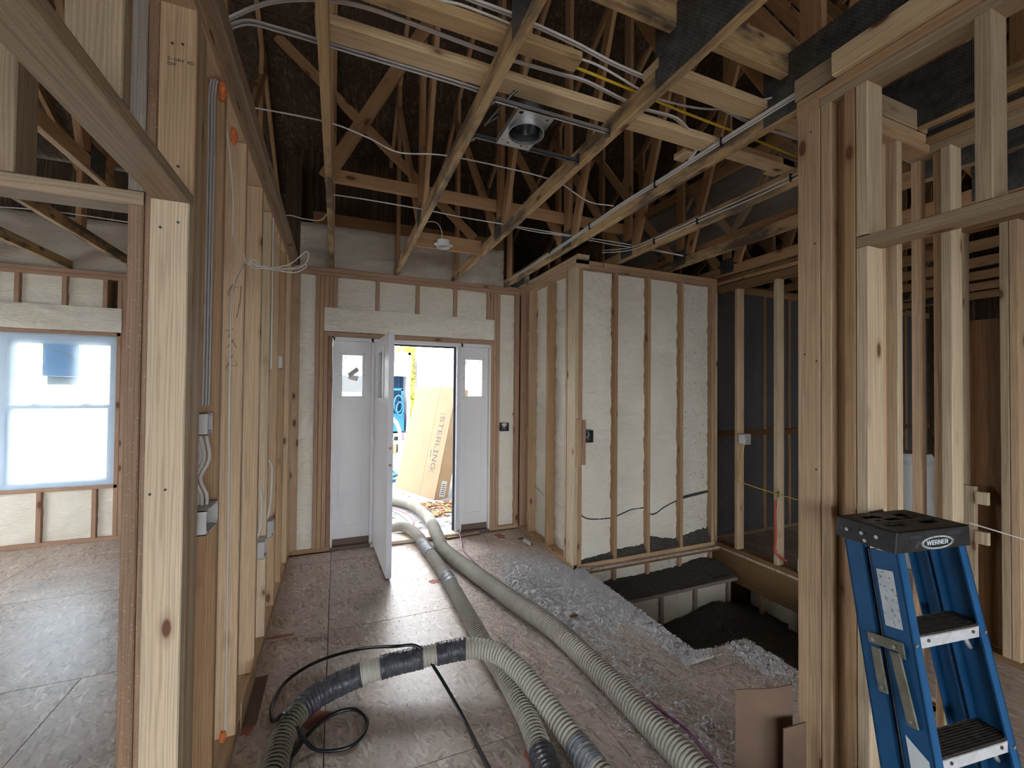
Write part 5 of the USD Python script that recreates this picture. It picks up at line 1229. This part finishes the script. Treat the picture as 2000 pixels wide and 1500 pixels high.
walk = FLOOR_AREA.difference(HOLE.buffer(-0.012)).intersection(sbox(0.7, 0.9, 2.6, 4.5))
walk = walk.difference(sbox(1.95, 3.27, 2.6, 4.5)).difference(sbox(1.60, 0.8, 2.6, 1.18))
lay0 = lambda x, y: np.clip(fluff_density(x, y) - 0.55, 0, 1) * 0.018
bx0, by0 = np.meshgrid(np.linspace(0.75, 2.46, 150), np.linspace(1.2, 4.3, 260))
bd_ = fluff_density(bx0, by0)
inside = contains_xy(walk, bx0.ravel(), by0.ravel()).reshape(bx0.shape)
nz = meshkit.fbm(np.stack([bx0 * 42, by0 * 42, bx0 * 0], -1), 3, 9)
bz = np.where(inside, -0.019 + np.clip(bd_ - 0.15, 0, 0.9) * 0.014 + nz * 0.032 * np.clip(bd_ + 0.25, 0, 1.1) , -0.02)
i, j = np.meshgrid(np.arange(259), np.arange(149), indexing="ij"); a = i * 150 + j
fb = np.concatenate([np.stack([a, a + 1, a + 151], -1).reshape(-1, 3), np.stack([a, a + 151, a + 150], -1).reshape(-1, 3)])
fb = fb[(inside.ravel()[fb]).all(1) & (bz.ravel()[fb] > 0.0005).any(1)]
bed = trimesh.Trimesh(np.stack([bx0, by0, bz], -1).reshape(-1, 3), fb, process=False); bed.remove_unreferenced_vertices()
put("/World", "loose_fluff", trimesh.util.concatenate([bed, scatter(90000, 0.75, 2.5, 1.2, 4.3, fluff_density, 0.0025, 0.0065, lay0, 5, walk)]), "fluff", label="pale grey insulation fluff scattered over the floor along the stair opening", cat="insulation", kind="stuff")
# wood chips and dust lumps across the hall floor
ch = scatter(9000, -0.35, 2.0, 1.2, 4.4, lambda x, y: 0.25 + 0 * x, 0.002, 0.006, lambda x, y: 0 * x, 6, FLOOR_AREA.difference(HOLE.buffer(0.03)).intersection(sbox(-0.38, 1.2, 1.93, 4.4)))
put("/World", "floor_debris", ch, "pine_pale", label="fine wood chips and crumbs strewn over the hall floor", cat="debris", kind="stuff")
dk = trimesh.util.concatenate([trimesh.creation.icosphere(1, 1.0).apply_transform(np.diag([0.03, 0.018, 0.012, 1])).apply_translation([0, 0, 0.01]), rbox(-0.035, 0.03, -0.006, 0.004, 0.008, 0.014)])
put("/World", "insulation_clod", dk, "cardboard_dark", np.array([[1, 0, 0, 1.56], [0, 1, 0, 2.60], [0, 0, 1, 0], [0, 0, 0, 1]], float), label="small brown clod on the fluff beside the thick hose", cat="debris")

# ------------------------------------------------------------------ right-hand room
tank = thing("water_tank", "white tank just visible between the far studs at the right", "tank", (5.0, 2.33, 0))
prof = [(0.0001, 0.0), (0.21, 0.0), (0.22, 0.02), (0.22, 1.0), (0.20, 1.04), (0.0001, 1.05)]
put(tank, "shell", trimesh.creation.revolve(np.array(prof), sections=32), "pvc_white", smooth=40)
put(tank, "band", trimesh.creation.revolve(np.array([(0.222, 0.94), (0.226, 0.94), (0.226, 0.98), (0.222, 0.98), (0.222, 0.94)]), sections=32), "box_grey")
dp = thing("drain_pipe", "white drain pipe with a coupling under the dark floor beam", "pipe", (3.79, 2.55, -0.56))
put(dp, "pipe", cyl([0, 0, 0], [0, 0, 0.26], 0.045), "pvc_white", smooth=40)
put(dp, "coupling", cyl([0, 0, 0.16], [0, 0, 0.22], 0.052), "pvc_white", smooth=40)
put("/World", "supply_pipe", cyl([3.79, 2.40, -0.56], [3.79, 2.40, -0.30], 0.012), "pipe_blue", smooth=40, label="thin blue pipe beside the white drain pipe under the floor beam", cat="pipe")

# ------------------------------------------------------------------ outside, through the door
gr = struct("ground", "pale concrete porch and drive outside the entry")
put(gr, "porch_slab", rbox(-0.35, 2.09, YF + D + 0.015, 7.6, -0.25, -0.10), "concrete", label="pale porch slab with a joint")
put(gr, "walk_slab", rbox(-2.2, 2.09, 7.612, 9.3, -0.25, -0.105), "concrete")
put(gr, "walk_slab", rbox(-2.2, 2.09, 9.312, 10.8, -0.27, -0.115), "concrete")
for (x0, x1, y0, y1) in ((-60, 60, 4.2, 95), (-60, 60, -60, -5.1), (-60, -5.3, -5.1, 4.2)):
    nx_, ny_ = max(2, int((x1 - x0) / 4)), max(2, int((y1 - y0) / 4))
    gx, gy = np.meshgrid(np.linspace(x0, x1, nx_ + 1), np.linspace(y0, y1, ny_ + 1))
    gz = -0.18 - 0.06 * (gy - 10).clip(0, 12)
    i, j = np.meshgrid(np.arange(ny_), np.arange(nx_), indexing="ij"); a = i * (nx_ + 1) + j
    put(gr, "drive", trimesh.Trimesh(np.stack([gx, gy, gz], -1).reshape(-1, 3), np.concatenate([np.stack([a, a + 1, a + nx_ + 2], -1).reshape(-1, 3), np.stack([a, a + nx_ + 2, a + nx_ + 1], -1).reshape(-1, 3)]), process=False), "asphalt")

gw = struct("wall_garage", "white lap siding on the garage wall beside the porch")
put(gw, "sheathing", rbox(2.095, 2.15, YF + D + 0.02, 12.1, -0.5, 3.0), "soffit_white")
z = -0.45
while z < 2.9:
    M = np.eye(4); M[:3, 3] = (2.065, 0, z)
    me = trimesh.Trimesh([(-0.004, YF + D + 0.03, 0), (0.028, YF + D + 0.03, 0), (0.022, YF + D + 0.03, 0.148), (0.030, YF + D + 0.03, 0.148), (-0.004, 12.1, 0), (0.028, 12.1, 0), (0.022, 12.1, 0.148), (0.030, 12.1, 0.148)],
                         [(0, 4, 6), (0, 6, 2), (0, 1, 5), (0, 5, 4), (2, 6, 7), (2, 7, 3), (4, 5, 7), (4, 7, 6), (0, 2, 3), (0, 3, 1)], process=False)
    put(gw, "siding_board", me, "siding_white", M)
    z += 0.148
put(gw, "corner_board", rbox(2.05, 2.15, 12.1, 12.18, -0.5, 3.0), "siding_white")
put(gw, "corner_shadow_strip", rbox(2.047, 2.061, 12.09, 12.103, -0.5, 3.0), "gasket")

# tall carton leaning on the siding
N0, F0 = np.array([1.40, 6.45, -0.10]), np.array([0.95, 7.52, -0.10])
N1, F1 = np.array([1.80, 6.56, 1.63]), np.array([1.40, 7.60, 1.63])
bx_ = thing("shipping_carton", "tall tan carton leaning against the white siding outside the door", "carton", tuple(N0))
E1 = (F0 - N0) / np.linalg.norm(F0 - N0)          # along the foot
E2 = (N1 - N0) - E1 * ((N1 - N0) @ E1); LH = np.linalg.norm(E2); E2 /= LH
E3 = np.cross(E2, E1)                             # out of the face
if E3[0] > 0:
    E3 = -E3
MB = np.eye(4); MB[:3, 0] = E1; MB[:3, 1] = E2; MB[:3, 2] = E3
LW = np.linalg.norm(F0 - N0)
body = rbox(0, LW, 0, LH, -0.24, -0.001)
put(bx_, "body", body, "carton_board", MB)
put(bx_, "face_panel", rbox(0.003, LW * 0.36, 0.003, LH - 0.003, 0, 0.0035), "carton_board", MB)
put(bx_, "face_flap", rbox(LW * 0.365, LW - 0.003, 0.003, LH - 0.003, 0, 0.0025), "carton_board", MB, label="second flap of the carton's face")
put(bx_, "end_panel", rbox(-0.002, 0.0, 0.003, LH - 0.003, -0.237, -0.004), "cardboard", MB)
tms = meshkit.text_mesh("STERLING", 0.115, 0.0008)
tw_, th_ = tms.bounds[1, 0] - tms.bounds[0, 0], 0.115
MTX = np.eye(4)
# reading runs down the carton; glyph tops point to the right in the picture (towards the near edge)
MTX[:3, 0] = (0, -0.86 / tw_, 0); MTX[:3, 1] = (-1, 0, 0); MTX[:3, 2] = (0, 0, 1); MTX[:3, 3] = (0.27, 1.30, 0.0038)
tms.apply_transform(MTX)
if np.linalg.det(MTX[:3, :3]) < 0:
    tms.invert()
put(bx_, "printed_name", tms, "ink", MB, label="maker's name printed down the carton")
ln_ = [rbox(0.14, 0.30, 1.325, 1.331, 0.0036, 0.0046), rbox(0.14, 0.30, 0.405, 0.411, 0.0036, 0.0046), rbox(0.33, 0.345, 0.62, 0.74, 0.0036, 0.0046)]
put(bx_, "printed_rule", trimesh.util.concatenate(ln_), "ink", MB)
put(bx_, "address_label", rbox(-0.0035, -0.002, 0.06, 0.30, -0.17, -0.07), "box_white", MB, label="white printed label on the carton's end")
put(bx_, "label_lines", trimesh.util.concatenate([rbox(-0.0042, -0.0034, 0.09 + 0.03 * i, 0.10 + 0.03 * i, -0.155, -0.085) for i in range(6)]), "ink", MB)

# insulation truck backed up the drive
tk = thing("box_truck", "white box truck with its back open on a blue spray rig, parked outside the door", "truck", (0.9, 13.0, -0.30))
put(tk, "box_body", trimesh.util.concatenate([rbox(-1.15, -1.07, 0, 5.0, 0.55, 3.0), rbox(1.07, 1.15, 0, 5.0, 0.55, 3.0), rbox(-1.15, 1.15, 0, 5.0, 2.92, 3.0), rbox(-1.15, 1.15, 4.92, 5.0, 0.55, 3.0), rbox(-1.15, 1.15, 0, 5.0, 0.48, 0.56)]), "truck_white")
put(tk, "header_panel", rbox(-1.07, 1.07, 0.02, 0.08, 2.55, 2.92), "truck_white")
put(tk, "roll_door", rbox(-1.07, 1.07, 0.10, 0.16, 2.28, 2.56), "box_grey", label="rolled-up grey door")
put(tk, "curtain", trimesh.util.concatenate([rbox(-0.2 + 0.09 * i, -0.12 + 0.09 * i, 0.9 + 0.03 * (i % 2), 0.93 + 0.03 * (i % 2), 0.6, 2.3) for i in range(14)]), "truck_blue", label="dark blue inner curtain")
put(tk, "rear_door", rbox(-1.15, -0.05, -0.06, -0.02, 0.6, 1.80), "box_grey", label="grey-blue lower tailgate panel")
rig = put(tk, "spray_rig", trimesh.util.concatenate([rbox(-0.05, 1.0, 0.15, 0.8, 0.62, 1.15), rbox(-0.05, 0.0, 0.15, 0.2, 1.15, 1.9), rbox(0.90, 0.96, 0.15, 0.2, 1.15, 1.9), rbox(-0.05, 0.96, 0.15, 0.2, 1.85, 1.92)]), "rig_blue", label="blue frame and base of the rig")
put(rig, "drum", cyl([0.40, 0.5, 1.16], [0.40, 0.5, 1.72], 0.22), "pvc_white", smooth=40)
put(rig, "pump", trimesh.util.concatenate([cyl([0.80, 0.35, 1.15], [0.80, 0.35, 1.6], 0.07), cyl([0.72, 0.3, 1.5], [0.95, 0.3, 1.5], 0.05)]), "dark_blue", smooth=40)
put(rig, "hose_coil", trimesh.util.concatenate([tube(np.array([(0.82 + 0.13 * math.cos(t), 0.12, 1.45 + 0.25 * math.sin(t)) for t in np.linspace(0, 2 * np.pi, 30)]), 0.025, 8), tube(np.array([(0.86 + 0.10 * math.cos(t), 0.08, 1.30 + 0.2 * math.sin(t)) for t in np.linspace(0, 2 * np.pi, 30)]), 0.022, 8)]), "rig_blue", smooth=True)
put(tk, "tail_light", trimesh.util.concatenate([rbox(0.85, 0.97, -0.03, 0.0, 0.36, 0.56), rbox(1.05, 1.15, -0.03, 0.0, 0.36, 0.62), rbox(-1.12, -1.0, -0.03, 0.0, 0.36, 0.56)]), "rig_pink")
put(tk, "bumper", rbox(-1.15, 1.15, -0.08, 0.0, 0.26, 0.36), "box_grey")
put(tk, "mud_flap", rbox(0.42, 0.80, 0.3, 0.34, -0.05, 0.30), "cardboard")
for x in (-0.95, 0.95):
    put(tk, "wheel", cyl([x - 0.12, 0.9, 0.05], [x + 0.12, 0.9, 0.05], 0.40, 28), "tyre", smooth=40)
put(tk, "post", cyl([0.95, -0.05, -0.25], [0.95, -0.05, 0.3], 0.03), "box_grey", smooth=40)
C = spline([(1.38, 12.90, 0.72), (1.55, 12.75, 0.70), (1.68, 12.55, 0.4), (1.68, 12.4, 0.0), (1.60, 12.1, -0.22), (1.2, 11.8, -0.24), (0.6, 11.7, -0.24)], 0.05)
wire("vacuum_hose", "pale hose drooping from the back of the truck to the drive", C[::3], 0.055, "hose_tan", cat="hose", step=0.05, n=12)
wire("blue_hose", "blue hose lying outside beyond the carton's foot", [(0.2, 9.5, -0.07), (0.9, 9.0, -0.07), (1.0, 8.4, -0.07), (0.7, 8.1, -0.07), (0.9, 7.85, -0.07), (0.5, 7.75, -0.07)], 0.03, "rig_blue", cat="hose", n=10, extra=[(0.1, 0.15, 0)])
wire("pink_cord", "pink cord on the porch slab between the hoses", [(0.75, 6.2, -0.095), (0.90, 5.85, -0.095), (0.93, 5.5, -0.095), (0.88, 5.25, -0.095), (1.02, 5.05, -0.095)], 0.006, "rig_pink", cat="cord")
wire("power_cord", "grey cord curving over the porch slab from the thick hose", [(0.65, 6.3, -0.09), (0.82, 5.8, -0.09), (0.88, 5.3, -0.09), (0.84, 4.95, -0.09)], 0.009, "wire_grey", cat="cord")

# fallen leaves on the porch
def leaf_mesh(r, n, x0, x1, y0, y1, z0):
    V, F = [], []
    for q in range(n):
        L_ = r.uniform(0.02, 0.045); w_ = L_ * r.uniform(0.35, 0.6); th = r.uniform(0, 6.28); tl = r.uniform(-0.5, 0.5)
        p = np.array([(-L_, 0, 0), (-L_ * 0.3, w_, 0.006), (L_ * 0.4, w_ * 0.8, 0.004), (L_, 0, 0.008), (L_ * 0.4, -w_ * 0.8, 0.006), (-L_ * 0.3, -w_, 0.004), (0, 0, 0.0)])
        c_, s_ = math.cos(th), math.sin(th)
        p = np.stack([p[:, 0] * c_ - p[:, 1] * s_, p[:, 0] * s_ + p[:, 1] * c_, p[:, 2] + 0.3 * abs(tl) * (p[:, 0] + L_)], 1)
        b = len(V)
        V += list(p + [r.uniform(x0, x1), r.uniform(y0, y1), z0 + 0.002])
        F += [(b + 6, b + k, b + (k + 1) % 6) for k in range(6)]
    return trimesh.Trimesh(np.array(V), np.array(F), process=False)


rl_ = np.random.default_rng(3)
put("/World", "fallen_leaves", trimesh.util.concatenate([leaf_mesh(rl_, 260, 1.15, 1.80, 5.55, 6.35, -0.10)]), "leaf_brown", label="drift of brown fallen leaves by the foot of the carton", cat="leaves", kind="stuff")
put("/World", "fallen_leaves", trimesh.util.concatenate([leaf_mesh(rl_, 170, 0.2, 1.8, 5.0, 9.0, -0.10), leaf_mesh(rl_, 120, 1.2, 1.8, 5.6, 6.3, -0.09)]), "leaf_tan", label="scattered pale tan leaves over the porch slab", cat="leaves", kind="stuff")

# beyond: neighbouring house, trees, lawn
nh = thing("neighbour_house", "white neighbouring house across the street with a grey roof", "house", (-3.0, 36, -0.9))
put(nh, "wall", rbox(-7, 9, 0, 8, 0, 3.4), "siding_white")
put(nh, "roof", trimesh.Trimesh([(-7.6, -0.6, 3.3), (9.6, -0.6, 3.3), (9.6, 4, 6.2), (-7.6, 4, 6.2), (-7.6, 8.6, 3.3), (9.6, 8.6, 3.3)], [(0, 1, 2), (0, 2, 3), (3, 2, 5), (3, 5, 4), (0, 3, 4), (1, 5, 2)], process=False), "roof_shingle")
put(nh, "garage_door", rbox(1.2, 6.2, -0.06, 0.0, 0.1, 2.5), "vinyl")
wf_ = put(nh, "window", rbox(-4.2, -2.6, -0.05, 0.0, 1.0, 2.4), "vinyl")
put(wf_, "pane", rbox(-4.1, -2.7, -0.07, -0.05, 1.1, 2.3), "dark_blue")


def tree(label, loc, h, r, seed, n=1500):
    t = thing("tree", label, "tree", loc)
    put(t, "trunk", trimesh.util.concatenate([tube(np.array([(0, 0, 0), (0.05, 0, h * 0.3), (0, 0.1, h * 0.7)]), np.array([0.16, 0.12, 0.06]), 10)] + [tube(np.array([(0, 0, h * 0.35), (math.cos(q) * r * 0.6, math.sin(q) * r * 0.6, h * 0.65)]), np.array([0.06, 0.02]), 6) for q in (0.3, 1.7, 3.1, 4.6)]), "bark", smooth=True)
    r_ = np.random.default_rng(seed)
    d = r_.standard_normal((n, 3)); d /= np.linalg.norm(d, axis=1, keepdims=True)
    c = d * (r_.uniform(0.45, 1, (n, 1)) * (0.7 + 0.5 * meshkit.noise(d * 2 + seed, seed)[:, None])) * [r, r, h * 0.36] + [0, 0, h * 0.62]
    a, b = r_.standard_normal((n, 3)), r_.standard_normal((n, 3))
    a /= np.linalg.norm(a, axis=1, keepdims=True); b = np.cross(a, b); b /= np.linalg.norm(b, axis=1, keepdims=True)
    s = r_.uniform(0.08, 0.17, (n, 1))
    V = np.stack([c - a * s, c + b * s * 0.6, c + a * s, c - b * s * 0.6], 1).reshape(-1, 3)
    k = np.arange(n)[:, None] * 4
    put(t, "foliage", trimesh.Trimesh(V, np.concatenate([k + [0, 1, 2], k + [0, 2, 3]]), process=False), "leaf_yellow", kind="stuff")


tree("yellow-green tree beyond the truck, beside the corner of the siding", (4.45, 27, -0.9), 6.5, 1.5, 1, 2200)
tree("low yellow-green tree seen below the first by the siding corner", (3.42, 21, -0.9), 2.7, 0.8, 2, 1500)
tree("yellow-green tree far off beyond the left room's window", (-12, 22, -0.9), 6.5, 2.4, 3, 1800)
